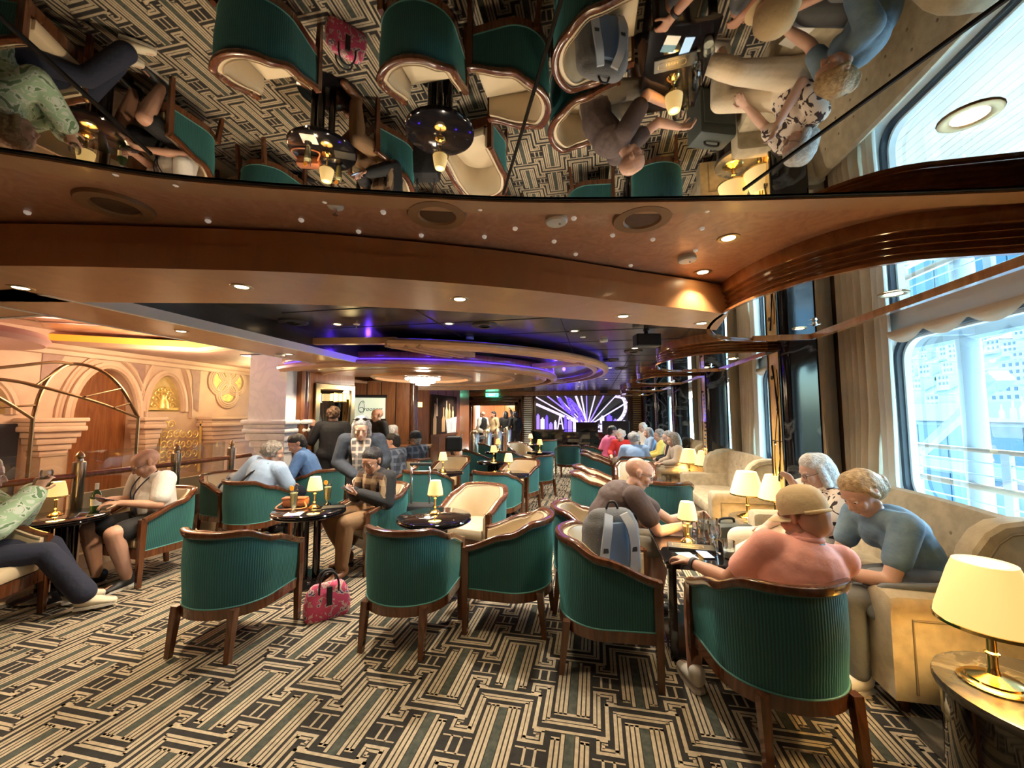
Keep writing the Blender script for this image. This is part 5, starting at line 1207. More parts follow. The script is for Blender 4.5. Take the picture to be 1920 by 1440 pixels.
def head_prims(mb, M, big=1.0):
    T = lambda p: M @ V(p); k = HEAD_S * big; ux = M.to_3x3() @ V((1, 0, 0))
    def c(p0, r0, p1, r1, ku=1, kv=1): cap(mb, T(V(p0) * k), r0 * k, T(V(p1) * k), r1 * k, ux, ku, kv)
    c((0, -.030, .030), .083, (0, .020, .030), .076, .93, 1.02); c((0, .022, .012), .070, (0, .034, -.045), .060, .93, 1.0); c((0, .046, -.078), .036, (0, .060, -.094), .026, 1.15, 1)
    c((-.045, .0, -.07), .026, (-.02, .055, -.095), .022); c((.045, .0, -.07), .026, (.02, .055, -.095), .022)
    c((0, .094, .004), .009, (0, .112, -.030), .0125, .9, 1); c((-.010, .102, -.036), .008, (.010, .102, -.036), .008)
    c((-.036, .082, .024), .013, (.036, .082, .024), .013); c((-.040, .066, -.024), .024, (-.034, .068, -.040), .02); c((.040, .066, -.024), .024, (.034, .068, -.040), .02)
    c((-.018, .093, -.059), .0075, (.018, .093, -.059), .0075); c((-.014, .092, -.070), .0075, (.014, .092, -.070), .0075)
    for s in (-1, 1):
        c((s * .079, -.006, -.016), .016, (s * .083, -.016, .012), .020, .45, 1.0)
def hand_prims(mb, w, d, pn, curl=.6, s=1.0, side=1):
    """w wrist, d pointing direction, pn palm normal (facing side of the palm), side=+1 thumb towards d x pn"""
    d = V(d).normalized(); pn = (V(pn) - d * V(pn).dot(d)).normalized(); t = d.cross(pn).normalized() * side; w = V(w)
    cap(mb, w, .024 * s, w + d * .075 * s, .026 * s, t, 1.35, .62)
    for k, L in enumerate((.068, .076, .070, .056)):
        b = w + d * (.088 - .006 * abs(k - 1)) * s + t * (.030 - .0205 * k) * s; a1, a2, a3 = curl * .55, curl * 1.25, curl * 1.8
        q = [b]
        for fr, a in ((.42, a1), (.32, a2), (.26, a3)): q.append(q[-1] + (d * math.cos(a) + pn * math.sin(a)) * L * fr * s)
        for i in range(3): cap(mb, q[i], (.0088 - .0006 * i) * s, q[i + 1], (.0084 - .0006 * i) * s, n=8)
    b0 = w + d * .022 * s + t * .026 * s; b1 = b0 + (d * .55 + t * .75 + pn * .25).normalized() * .042 * s; b2 = b1 + (d * .85 + t * .25 + pn * .45).normalized() * .034 * s
    cap(mb, b0, .012 * s, b1, .0095 * s, n=8); cap(mb, b1, .0095 * s, b2, .0085 * s, n=8)
def lerp(a, b, t): return V(a) * (1 - t) + V(b) * t
SIT = dict(pel=(0, 0, .50), neck=(0, .06, .94), sw=.185, hw=.095, elL=(-.26, .12, .68), wrL=(-.12, .34, .64), elR=(.26, .12, .68), wrR=(.12, .34, .64), knL=(-.12, .44, .50), anL=(-.12, .42, .09), knR=(.12, .44, .50), anR=(.12, .42, .09), hp=-15, hy=0, hr=0, hoff=(0, .045, .135))
def person(label, loc, rz, pose, top, bottom, shoes, hair, skin='a', vox=.0075, big=1.0, girth=1.0, hands=(.6, .6), handdir=None, legw=1.0, face=True, beard=None, glasses=False):
    J = dict(SIT); J.update(pose); t = thing('person', label, 'person', (loc[0], loc[1], loc[2] if len(loc) > 2 else 0), rz)
    P_ = {k: V(v) for k, v in J.items() if isinstance(v, tuple)}
    pel, neck = P_['pel'], P_['neck']; sp = (neck - pel).normalized(); ty = math.radians(J.get('ty', 0)); lat = V((math.cos(ty), math.sin(ty), 0)); lat = (lat - sp * lat.dot(sp)).normalized(); fwd = lat.cross(sp) * -1
    fwd = sp.cross(lat); g = girth
    L_ = (neck - pel).length; w1 = pel + sp * L_ * .38 - fwd * J.get('slouch', .02); ch = pel + sp * L_ * .74 - fwd * J.get('slouch', .02) * .8
    shL = neck - lat * J['sw'] - sp * .035; shR = neck + lat * J['sw'] - sp * .035; hL = pel - lat * J['hw']; hR = pel + lat * J['hw']
    hc = neck + V(J['hoff']) if 'hc' not in J else V(J['hc'])
    M = Matrix.Translation(hc) @ Matrix.Rotation(math.radians(J['hy']), 4, 'Z') @ Matrix.Rotation(math.radians(J['hp']), 4, 'X') @ Matrix.Rotation(math.radians(J['hr']), 4, 'Y')
    def torso(mb, e):
        cap(mb, hL, .105 * g + e, hR, .105 * g + e); cap(mb, pel, .125 * g + e, w1, .118 * g + e, lat, 1.16, .88); cap(mb, w1, .118 * g + e, ch, .128 * g + e, lat, 1.18, .86); cap(mb, ch, .12 * g + e, neck - sp * .10, .10 + e, lat, 1.30, .8); cap(mb, shL + lat * .03, .058 + e, shR - lat * .03, .058 + e); cap(mb, neck - sp * .07, .085 + e, neck - sp * .02, .055 + e, lat, 1.35, .9)
        if J.get('bust'): 
            for s in (-1, 1): cap(mb, ch + fwd * .075 + lat * s * .07, .065 + e, ch + fwd * .085 + lat * s * .07 - sp * .02, .06 + e)
        if J.get('belly'): cap(mb, w1 + fwd * .05 - sp * .02, .13 * J['belly'] + e, w1 + fwd * .06 + sp * .05, .12 * J['belly'] + e)
    def arm(mb, s, e, fr=2.):
        a, b_, c = (shL, P_['elL'], P_['wrL']) if s < 0 else (shR, P_['elR'], P_['wrR'])
        m1 = lerp(a, b_, min(1, fr)); cap(mb, a, .056 + e, m1, .056 + (.040 - .056) * min(1, fr) + e)
        if fr > 1: f = fr - 1; cap(mb, b_, .041 + e, lerp(b_, c, f * .35), .041 + e); cap(mb, lerp(b_, c, min(f, .35)), .041 + e, lerp(b_, c, f), .041 + (.027 - .041) * f + e)
    def leg(mb, s, e, fr=2.):
        h, k_, a = (hL, P_['knL'], P_['anL']) if s < 0 else (hR, P_['knR'], P_['anR'])
        cap(mb, h, .092 * legw + e, lerp(h, k_, min(1, fr)), (.092 + (.060 - .092) * min(1, fr)) * legw + e)
        if fr > 1:
            f = fr - 1; back = (a - k_).normalized().cross(lat) * 0
            cap(mb, k_, .059 * legw + e, lerp(k_, a, min(f, .33)), .060 * legw + e); cap(mb, lerp(k_, a, min(f, .33)), .060 * legw + e, lerp(k_, a, f), (.060 + (.038 - .060) * f) * legw + e)
    toe = {}
    for s, a in ((-1, P_['anL']), (1, P_['anR'])):
        td = V(J.get('toeL' if s < 0 else 'toeR', (s * .12, 1, -.12))).normalized(); toe[s] = (a - V((0, 0, .035)) - td * .03, a + td * .15 - V((0, 0, .05)))
    # body: one continuous skin
    b = MB(); torso(b, 0); cap(b, neck - sp * .05, .058, lerp(neck, hc, .75), .054); head_prims(b, M, big)
    for s in (-1, 1):
        arm(b, s, 0); leg(b, s, 0); cap(b, toe[s][0], .036, toe[s][1], .030)
        a, w = (P_['elL'], P_['wrL']) if s < 0 else (P_['elR'], P_['wrR']); hd = (w - a).normalized(); pn = V((0, 0, -1)); hs = hands[0 if s < 0 else 1]
        if handdir and s in handdir: hd, pn = V(handdir[s][0]), V(handdir[s][1])
        hand_prims(b, w, hd, pn, hs, 1.02, side=handdir[s][2] if handdir and s in handdir and len(handdir[s]) > 2 else -s)
    body = remesh('body', b, vox, 'skin_' + skin, t, 3)
    vc = max(vox * 1.35, .009)
    if top:
        b = MB(); torso(b, top.get('e', .014)); [arm(b, s, top.get('e', .014) + top.get('se', .004), top['sleeve']) for s in (-1, 1)]
        if top.get('collar'): cap(b, neck - sp * .02 - fwd * .01, .068, neck + (hc - neck) * .22 - fwd * .012, .066)
        remesh(top.get('name', 'shirt'), b, vc, top['m'], t, top.get('sm', 5))
    if top and top.get('jacket'):
        b = MB(); e = .03
        cap(b, pel + sp * .02, .128 * g + e, w1, .122 * g + e, lat, 1.2, .86); cap(b, w1, .122 * g + e, ch, .13 * g + e, lat, 1.2, .84)
        for s in (-1, 1): arm(b, s, .03, 1.95)
        cap(b, shL + lat * .03, .07 + .01, shR - lat * .03, .07 + .01); b.v = [tuple(V(v) - fwd * .022) for v in b.v]
        remesh('jacket', b, vc, top['jacket'], t, 5)
    if bottom:
        b = MB(); e = bottom.get('e', .012); cap(b, hL, .107 * g + e, hR, .107 * g + e); cap(b, pel, .118 * g + e, lerp(pel, w1, .45), .115 * g + e, lat, 1.16, .9)
        for s in (-1, 1): leg(b, s, e, bottom['leg'])
        if bottom.get('flare'):
            for s, (k_, a) in ((-1, (P_['knL'], P_['anL'])), (1, (P_['knR'], P_['anR']))): cap(b, k_, .075, lerp(k_, a, .92), .085 * bottom['flare'])
        remesh(bottom.get('name', 'trousers'), b, vc, bottom['m'], t, 5)
    if shoes:
        for s in (-1, 1):
            b = MB(); h, q = toe[s]; cap(b, h - V((0, 0, .004)), .044, lerp(h, q, .55), .045, (0, 0, 1), .9, 1.0); cap(b, lerp(h, q, .5), .042, q, .036, (0, 0, 1), .8, 1.15); cap(b, h + V((0, 0, .03)), .046, h, .044)
            sh = remesh('shoe', b, .009, shoes, t, 3)
            if vox < .009:
                zb = min(v.co.z for v in sh.data.vertices); d3 = (q - h); d3.z = 0; L3 = d3.length; d3.normalize(); sd = V((-d3.y, d3.x, 0)); hx = V((h.x, h.y, 0)); sl2 = MB()
                ol = [(-.042, .0), (-.034, .03), (.03, .040), (L3 * .6, .047), (L3, .040), (L3 + .03, .018), (L3 + .03, -.018), (L3, -.040), (L3 * .6, -.047), (.03, -.040), (-.034, -.03)]
                tz = (q.z - h.z) / max(L3, .01)
                sl2.loft([[tuple(hx + d3 * a + sd * w_ + V((0, 0, max(zb, .0) + dz + max(0, (h.z - .044 - zb)) * 0))) for a, w_ in ol] for dz in (.0, .02)])
                if abs(q.z - h.z) < .05: obj('sole', sl2, 'shoe_white' if shoes != 'shoe_brown' else 'black_matte', sh)
    # head details
    k = HEAD_S * big; T = lambda p: M @ (V(p) * k)
    if face:
        for s in (-1, 1):
            b = MB(); b.ball((0, 0, 0), .0125 * k, 10, M=Matrix.Translation(T((s * .031, .0775, .004))))
            b.ball((0, 0, 0), .0062 * k, 8, mi=1, M=Matrix.Translation(T((s * .031, .0862, .002)))); obj('eye', b, ['eye_white', 'eye_dark'], t, smooth='all')
            b = MB(); cap(b, T((s * .016, .0945, .026)), .0034, T((s * .048, .083, .029)), .0028, n=6); obj('eyebrow', b, hair[1] if hair else 'hair_stubble', t, smooth='all')
        b = MB(); cap(b, T((-.019, .0975, -.0645)), .0035, T((.019, .0975, -.0645)), .0035, n=6); obj('mouth', b, 'lips', t, smooth='all')
    if glasses:
        b = MB()
        for s in (-1, 1):
            b.tube([T((s * .033 + .023 * math.cos(a * PI / 8), .100, .002 + .017 * math.sin(a * PI / 8))) for a in range(16)], .0022, 5, loop=True); b.tube([T((s * .056, .098, .006)), T((s * .076, .06, .008)), T((s * .082, -.01, .006))], .002, 5)
        b.tube([T((-.011, .101, .004)), T((.011, .101, .004))], .002, 5); obj('glasses', b, 'specs', t, smooth='all')
    if hair:
        st, hm_ = hair[:2]; b = MB(); ux = M.to_3x3() @ V((1, 0, 0))
        def c(p0, r0, p1, r1, ku=1, kv=1): cap(b, T(p0), r0 * k, T(p1), r1 * k, ux, ku, kv)
        if st == 'stubble': c((0, -.042, .030), .078, (0, -.02, .034), .079, .96, 1.0)
        if st in ('short', 'crop'):
            e = .0 if st == 'crop' else .008
            c((0, -.036, .042), .083 + e, (0, .004, .064), .070 + e, 1.0, 1.0); c((0, -.045, .01), .080 + e, (0, -.05, -.03), .066 + e, .95, 1)
        if st == 'bob':
            c((0, -.036, .040), .092, (0, .002, .066), .079, 1.0, 1); c((0, -.05, .0), .090, (0, -.055, -.10), .078, 1.05, .95)
            for s in (-1, 1): c((s * .066, -.004, .03), .032, (s * .076, .002, -.10), .028)
        if st == 'long':
            c((0, -.036, .040), .090, (0, .002, .066), .079, 1.0, 1); c((0, -.05, .0), .086, (0, -.06, -.16), .07, 1.25, .8)
            for s in (-1, 1): c((s * .068, .0, .03), .030, (s * .088, .012, -.17), .028)
        if st == 'curly':
            rr_ = random.Random(len(label)); c((0, -.04, .03), .09, (0, -.012, .055), .082)
            for i in range(60):
                a = rr_.uniform(0, 2 * PI); zz = rr_.uniform(-.6, 1); q = math.sqrt(max(0, 1 - zz * zz)); p = V((q * math.cos(a) * .085, -.028 + q * math.sin(a) * .095, .035 + zz * .09))
                if p.y > .045 and p.z < .075: continue
                c(p, rr_.uniform(.016, .027), p + V((rr_.uniform(-.012, .012), rr_.uniform(-.012, .012), -.014)), .016)
        if st == 'updo':
            c((0, -.036, .040), .089, (0, .002, .064), .079, 1.0, 1); c((0, -.05, .02), .086, (0, -.06, -.02), .072); c((0, -.118, .0), .038, (.02, -.125, -.03), .036); c((-.02, -.125, .0), .03, (-.03, -.11, -.05), .024)
            for s in (-1, 1): c((s * .07, .012, .04), .022, (s * .078, -.01, -.01), .02)
        if st == 'capped': c((0, -.045, .0), .076, (0, -.045, -.03), .068, .98, 1)
        if st == 'beard': pass
        remesh('hair', b, max(vox, .008), hm_, t, 2)
    if beard:
        b = MB(); ux = M.to_3x3() @ V((1, 0, 0)); cap(b, T((-.05, .005, -.065)), .03 * k, T((-.02, .06, -.095)), .026 * k); cap(b, T((.05, .005, -.065)), .03 * k, T((.02, .06, -.095)), .026 * k); cap(b, T((0, .062, -.10)), .028 * k, T((0, .058, -.08)), .026 * k); remesh('beard', b, .008, beard, t, 2)
    t['_M'] = 0; del t['_M']
    return t, M, k
def cap_hat(t, M, k, m, back=False):
    b = MB(); prof = [(.096, -.012), (.098, .01), (.096, .045), (.086, .082), (.06, .108), (.025, .12), (.004, .122)]
    Mk = M @ Matrix.Diagonal((k, k * 1.08, k, 1)); b.lathe(prof, 28, c=(0, -.012, .028), M=Mk, caps=False); b.lathe([(a - .004, z) for a, z in prof], 28, c=(0, -.012, .028), M=Mk, caps=False)
    hat = obj('baseball_cap', b, m, t, smooth='all'); b = MB(); rows = []
    for r_ in range(5):
        rows.append([tuple(Mk @ V((.085 * math.sin(a) * (1 + .12 * r_ / 4), -.012 + .09 * math.cos(a) + .075 * r_ / 4 * math.cos(a) ** .8 if math.cos(a) > 0 else 0, .02 - .012 * (r_ / 4) - .02 * math.sin(a) ** 2))) for a in [(-.48 + .96 * i / 14) * PI for i in range(15)]])
    b.loft(rows, closed=False, caps=False); b.loft([[tuple(V(p) - V((0, 0, .004))) for p in r] for r in rows], closed=False, caps=False); obj('brim', b, m, hat, smooth='all')
    b = MB(); b.tube([Mk @ V((.097 * math.cos(a), -.012 + .097 * math.sin(a), .016)) for a in [PI * 1.5 + (-.32 + .64 * i / 10) * PI for i in range(11)]], .009, 6); obj('back_strap', b, m, hat, smooth='all'); return hat
D2 = math.radians
NEAR = .0068
# --- man in pink polo and tan cap (back to camera)
p, M, k = person('man in a pink polo and tan cap seated with his back to us', (.92, 2.34), D2(6), dict(pel=(0, -.0, .47), neck=(.09, -.06, .90), elL=(-.22, .10, .665), wrL=(-.34, .34, .665), elR=(.25, .14, .66), wrR=(.14, .36, .66), knL=(-.30, .40, .50), anL=(-.36, .26, .10), knR=(.16, .48, .50), anR=(.18, .40, .09), hp=-18, hy=28, hoff=(.01, .03, .135), sw=.175, slouch=.03),
   dict(m='c_pink', sleeve=.62, collar=1, e=.012, se=.010), dict(m='c_grey', leg=.9, e=.016, name='shorts'), 'shoe_white', ('capped', 'hair_stubble'), 'c', NEAR, girth=1.2, beard=None)
cap_hat(p, M, k, 'c_tan')
b = MB(); b.tube([(.09 + .068 * math.cos(a * PI / 10), -.055 + .064 * math.sin(a * PI / 10), .93 - .012 * math.sin(a * PI / 10)) for a in range(20)], .016, 8, loop=True); obj('polo_collar', b, 'c_pink', p, smooth='all')
b = MB(); b.tube([(.09 + .074 * math.cos(a * PI / 10), -.06 + .07 * math.sin(a * PI / 10), .912 - .014 * math.sin(a * PI / 10)) for a in range(20)], .007, 6, loop=True); obj('lanyard', b, 'black_matte', p, smooth='all')
b = MB(); b.lathe([(.034, -.012), (.037, -.010), (.037, .010), (.034, .012)], 16, M=Matrix.Translation((-.325, .31, .666)) @ Matrix.Rotation(D2(27), 4, 'Z') @ Matrix.Rotation(PI / 2, 4, 'X')); obj('wrist_watch', b, 'black_matte', p, smooth=True)
# --- blonde woman in denim shirt
p, M, k = person('blonde woman in a blue denim shirt leaning over her phone on the sofa', (1.88, 2.88), D2(98), dict(pel=(0, .0, .54), neck=(.02, .22, .95), elL=(-.20, .34, .64), wrL=(-.02, .56, .63), elR=(.22, .30, .66), wrR=(.10, .55, .64), knL=(-.10, .50, .50), anL=(-.10, .46, .09), knR=(.13, .50, .50), anR=(.12, .44, .09), hp=-38, hy=6, hoff=(0, .075, .125), bust=1, slouch=.06),
   dict(m='c_denim', sleeve=.62, e=.014, se=.008), dict(m='c_grey', leg=1.95, e=.016), 'shoe_white', ('updo', 'hair_blonde'), 'b', NEAR, girth=1.06)
b = MB(); b.ball((0, 0, 0), .018, 8, M=M @ Matrix.Translation((.02, -.13, .03))); b.tube([M @ V((.05, -.12, .04)), M @ V((-.04, -.13, .02))], .006, 6); obj('hair_clip', b, 'black_gloss', p, smooth='all')
# --- older woman in floral blouse
p, M, k = person('older woman in a dark floral blouse and cream trousers with raised hand', (1.68, 3.60), D2(105), dict(pel=(0, .04, .53), neck=(-.02, -.04, .97), elL=(-.24, .12, .72), wrL=(-.10, .24, .99), elR=(.24, .10, .70), wrR=(.10, .34, .66), knL=(-.15, .56, .58), anL=(.0, .86, .34), knR=(.20, .50, .54), anR=(.16, .50, .10), toeL=(.1, .8, -.5), hp=-22, hy=-12, hoff=(0, .04, .135), bust=1),
   dict(m='c_floral', sleeve=.62, e=.016, se=.012, name='blouse'), dict(m='c_cream', leg=1.72, e=.022), 'shoe_white', ('bob', 'hair_white'), 'd', NEAR, girth=1.12, glasses=True, legw=1.15, handdir={-1: ((.2, .3, .9), (0, 1, 0), 1)})
# --- bald man in brown T-shirt
p, M, k = person('bald man in a brown T-shirt leaning his elbows on the table', (.03, 3.46), D2(-80), dict(pel=(0, .02, .51), neck=(-.02, .26, .93), elL=(-.08, .60, .66), wrL=(-.10, .80, .70), elR=(.24, .40, .655), wrR=(.12, .66, .68), knL=(-.12, .46, .50), anL=(-.12, .40, .09), knR=(.13, .46, .50), anR=(.13, .40, .09), hp=-22, hy=-8, hoff=(0, .075, .13), slouch=.09),
   dict(m='c_brownT', sleeve=.62, e=.016, se=.014), dict(m='c_khaki', leg=.95, e=.014, name='shorts'), 'shoe_black', ('stubble', 'hair_stubble'), 'b', NEAR, girth=1.10, hands=(.9, .9), glasses=True, handdir={-1: ((.25, .8, .1), (.9, 0, -.2)), 1: ((-.3, .8, .1), (-.9, 0, -.2))})
# --- man in black jacket at the round table
p, M, k = person('dark haired man in a black jacket and brown trousers typing on a phone', (-2.25, 3.92), D2(158), dict(pel=(0, -.02, .51), neck=(0, .05, .93), elL=(-.24, .10, .66), wrL=(-.05, .28, .76), elR=(.24, .12, .68), wrR=(.06, .28, .77), knL=(-.10, .44, .52), anL=(-.08, .46, .10), knR=(.20, .42, .52), anR=(.22, .20, .10), hp=-24, hy=14, hoff=(0, .035, .135)),
   dict(m='c_plaid_brown', sleeve=1.0, e=.012, jacket='c_black', collar=1), dict(m='c_brownpants', leg=1.9, e=.02), 'shoe_brown', ('short', 'hair_dark'), 'a', NEAR, girth=1.08, glasses=True, hands=(.8, .8), handdir={-1: ((.5, .6, .3), (.3, -.2, .9), -1), 1: ((-.5, .6, .3), (-.3, -.2, .9), 1)})
# --- standing woman bending over
p, M, k = person('grey haired woman in a dark denim jacket and scarf bending over a phone', (-2.74, 4.42), D2(205), dict(pel=(0, -.04, .92), neck=(.0, .20, 1.28), elL=(-.27, .22, 1.02), wrL=(-.12, .36, .90), elR=(.26, .18, 1.0), wrR=(.02, .40, .86), knL=(-.10, .03, .50), anL=(-.10, -.05, .09), knR=(.10, .02, .50), anR=(.10, -.06, .09), hp=-26, hy=4, hoff=(0, .07, .115), bust=1),
   dict(m='c_dkdenim', sleeve=1.92, e=.026, collar=1, name='denim_jacket'), dict(m='c_black', leg=1.95, e=.018), 'shoe_black', ('long', 'hair_grey'), 'd', NEAR, girth=1.02, handdir={1: ((-.4, .6, -.3), (0, 0, -1)), -1: ((.4, .6, -.2), (.2, 0, 1), -1)})
b = MB()
for s in (-1, 1): b.ball((0, 0, 0), (.030, .012, .022), 10, M=M @ Matrix.Translation((s * .036, .045, .130)))
b.tube([M @ V((-.095, -.04, .09)), M @ V((-.07, .04, .13)), M @ V((.07, .04, .13)), M @ V((.095, -.04, .09))], .005, 6); obj('sunglasses', b, 'black_gloss', p, smooth='all')
b = MB(); cap(b, (-.09, .22, 1.26), .045, (.09, .22, 1.26), .045); cap(b, (-.06, .27, 1.24), .045, (-.03, .31, .98), .04, (1, 0, 0), 1.2, .6); cap(b, (.06, .27, 1.24), .045, (.02, .31, .90), .045, (1, 0, 0), 1.2, .6); remesh('scarf', b, .011, 'c_scarf', p, 4)
# --- bald man in white T-shirt by the balustrade
p, M, k = person('bald man with glasses in a white T-shirt looking at his phone', (-4.27, 3.27), D2(172), dict(pel=(0, -.02, .51), neck=(0, .07, .95), elL=(-.26, .14, .70), wrL=(-.10, .36, .75), elR=(.26, .10, .70), wrR=(.06, .36, .77), knL=(-.20, .44, .51), anL=(-.16, .30, .09), knR=(.20, .42, .51), anR=(.16, .36, .09), hp=-32, hy=-16, hoff=(0, .06, .13), belly=1.0),
   dict(m='c_white', sleeve=.66, e=.018, se=.02), dict(m='c_black', leg=.82, e=.018, name='shorts'), 'shoe_black', ('stubble', 'hair_stubble'), 'a', NEAR, girth=1.08, legw=1.12, glasses=True, hands=(.8, .8), handdir={1: ((-.4, .8, .1), (-.3, 0, .9), 1), -1: ((.4, .8, .1), (.2, 0, -1))})
b = MB(); b.tube(smoothpath([(-.075, .07, 1.0), (-.06, .17, .90), (-.03, .22, .80), (0, .21, .70), (.03, .22, .80), (.06, .17, .90), (.075, .07, 1.0)], 5), .006, 5); b.box(-.035, .035, .205, .212, .60, .70); obj('lanyard', b, 'c_navy', p, smooth='all')
# --- woman in green hoodie on the left edge
p, M, k = person('woman in a green patterned hoodie and navy trousers raising a glass', (-4.50, 2.06), D2(-36), dict(pel=(0, .0, .51), neck=(0, .06, .96), elL=(-.22, .26, .72), wrL=(-.05, .36, .96), elR=(.25, .22, .74), wrR=(.06, .38, .95), knL=(-.10, .46, .50), anL=(-.06, .62, .12), knR=(.12, .46, .50), anR=(.16, .70, .12), hp=-8, hy=10, hoff=(0, .045, .135), bust=1),
   dict(m='c_greenhood', sleeve=1.9, e=.032, se=.02, collar=1, name='hoodie'), dict(m='c_navy', leg=1.85, e=.022, flare=1.0), 'shoe_cream', ('bob', 'hair_blonde'), 'd', NEAR, girth=1.05, legw=.9, handdir={1: ((-.3, .3, .8), (-.6, .3, 0)), -1: ((.3, .3, .8), (.6, .3, 0))})
# --- couple seen from behind
MID = .0095
p, M, k = person('woman with curly grey hair in a pale blue shirt seen from behind', (-4.03, 4.18), D2(-4), dict(neck=(.08, .10, .95), elL=(-.34, .08, .74), wrL=(-.30, .36, .66), elR=(.30, .18, .70), wrR=(.16, .40, .66), hp=-10, hy=-35, hr=12, hoff=(.04, .03, .13)), dict(m='c_ltblue', sleeve=1.2, e=.026, se=.02), dict(m='c_navy', leg=1.9), 'shoe_black', ('curly', 'hair_grown'), 'd', MID, girth=1.18, face=True)
b = MB(); b.tube([(.17, .02, .96), (.04, -.10, .86), (-.12, -.16, .70), (-.2, -.10, .55)], .012, 6); obj('bag_strap', b, 'black_matte', p, smooth='all')
person('man in a blue shirt leaning in beside the woman in pale blue', (-3.86, 5.09), D2(118), dict(neck=(.0, .22, 1.0), elL=(-.26, .30, .72), wrL=(-.12, .52, .66), elR=(.26, .30, .70), wrR=(.12, .52, .66), hp=-30, hy=20, hoff=(.0, .07, .135)), dict(m='c_blue', sleeve=1.7, e=.022, collar=1), dict(m='c_navy', leg=1.9), 'shoe_black', ('short', 'hair_dark'), 'a', MID, girth=1.1)
STAND = dict(pel=(0, 0, .93), neck=(0, .0, 1.40), elL=(-.26, -.02, 1.12), wrL=(-.26, .10, .90), elR=(.26, -.02, 1.12), wrR=(.26, .10, .90), knL=(-.10, .02, .50), anL=(-.10, -.02, .09), knR=(.10, .02, .50), anR=(.10, -.02, .09), hp=-5, hoff=(0, .03, .135))
def st_(**k): d = dict(STAND); d.update(k); return d
person('woman with curly brown hair in a black top standing with a hand on the frame', (-4.09, 5.70), D2(28), st_(elL=(-.30, .0, 1.12), wrL=(-.33, .18, 1.34), hp=0), dict(m='c_black', sleeve=1.9, e=.022), dict(m='c_black', leg=1.95, e=.02), 'shoe_black', ('curly', 'hair_brown'), 'a', MID, girth=1.1, handdir={-1: ((0, .25, 1), (0, 1, -.2))})
person('person in dark clothes standing behind the gilt framed mirror', (-4.02, 6.95), D2(150), st_(), dict(m='c_black', sleeve=1.9, e=.022), dict(m='c_black', leg=1.95, e=.02), 'shoe_black', ('stubble', 'hair_stubble'), 'a', MID, girth=1.1)
FAR = .013
person('white haired person in dark blue at the tall wooden table', (-4.15, 7.45), D2(-60), dict(pel=(0, 0, .62), neck=(0, .1, 1.06)), dict(m='c_navy', sleeve=1.9, e=.02), dict(m='c_black', leg=1.9), 'shoe_black', ('bob', 'hair_white'), 'd', FAR)
person('person in a dark plaid shirt seated with their back to us by the tall table', (-3.08, 6.0), D2(80), dict(neck=(0, .10, .97), hy=20), dict(m='c_plaid_blue', sleeve=1.9, e=.022), dict(m='c_black', leg=1.9), 'shoe_black', ('short', 'hair_dark'), 'a', FAR)
p, M, k = person('man in a blue grey cap and blue plaid shirt sitting back', (-3.15, 6.72), D2(70), dict(neck=(0, -.04, .97), hy=0, hp=-6, elL=(-.24, .12, .72), wrL=(-.1, .40, .66)), dict(m='c_plaid_blue', sleeve=1.9, e=.022), dict(m='c_black', leg=1.9), 'shoe_black', ('capped', 'hair_grey'), 'a', FAR, glasses=True); cap_hat(p, M, k, 'c_dkdenim')
# --- group near the far windows
GP = [('man in a pink shirt leaning towards the far table', (.18, 9.95), -70, 'c_pinkhot', 'hair_dark', 'short', dict(neck=(0, .2, 1.0), slouch=.06)), ('grey haired woman in pale blue seen from behind', (.72, 7.88), 0, 'c_ltblue', 'hair_grey', 'curly', {}), ('woman in a dark cardigan and peach top with curly grey hair', (1.55, 8.65), 80, 'c_black', 'hair_grey', 'curly', dict(hy=35)), ('woman in a beige jumper with short grey hair', (1.55, 8.10), 95, 'c_beige', 'hair_grown', 'bob', dict(hy=-10)),
      ('white haired person in a red top', (.62, 9.50), 150, 'c_red', 'hair_white', 'curly', {}), ('grey haired person in a yellow top', (1.50, 9.45), 85, 'c_yellow', 'hair_grey', 'curly', dict(hy=20)), ('grey haired person in light blue beside the yellow top', (1.45, 10.9), 95, 'c_ltblue', 'hair_grey', 'bob', {}), ('grey haired person sitting upright by the far window', (1.4, 12.0), 120, 'c_white', 'hair_white', 'curly', dict(pel=(0, 0, .56), neck=(0, .04, 1.04)))]
for lab, (x, y), dg_r, m_, hm_, st__, ps_ in GP:
    r = person(lab, (x, y), D2(dg_r), ps_, dict(m=m_, sleeve=1.8, e=.022), dict(m='c_khaki', leg=1.9), 'shoe_black', (st__, hm_), 'd', FAR)
    if 'cardigan' in lab:
        b = MB(); cap(b, (0, .12, .60), .11, (0, .12, .85), .10, (1, 0, 0), 1.0, .6); remesh('peach_top', b, .014, 'c_peach', r[0], 4)
# --- people in the doorway
DW = [('bald waiter in a black waistcoat and white sleeves in the doorway', (-4.22, 14.9), 60, 'c_white', 'stubble', 'hair_stubble', 'd'), ('dark haired man in a patterned shirt in the doorway', (-3.85, 15.2), 140, 'c_tan', 'short', 'hair_dark', 'c'), ('dark haired person in black raising an arm in the doorway', (-3.40, 15.3), 20, 'c_black', 'bob', 'hair_dark', 'c'), ('man in a black coat and cap at the right of the doorway', (-2.98, 15.1), 40, 'c_black', 'short', 'hair_dark', 'e')]
for i, (lab, (x, y), r_, m_, st__, hm_, sk) in enumerate(DW):
    r = person(lab, (x, y), D2(r_), st_(**(dict(elR=(.28, .0, 1.5), wrR=(.2, .1, 1.72)) if i == 2 else {})), dict(m=m_, sleeve=1.9, e=.02), dict(m='c_black', leg=1.95), 'shoe_black', (st__, hm_), sk, .015)
    if i == 0:
        b = MB(); cap(b, (0, -.01, .96), .145, (0, -.01, 1.30), .15, (1, 0, 0), 1.2, .9); remesh('waistcoat', b, .016, 'c_black', r[0], 4)

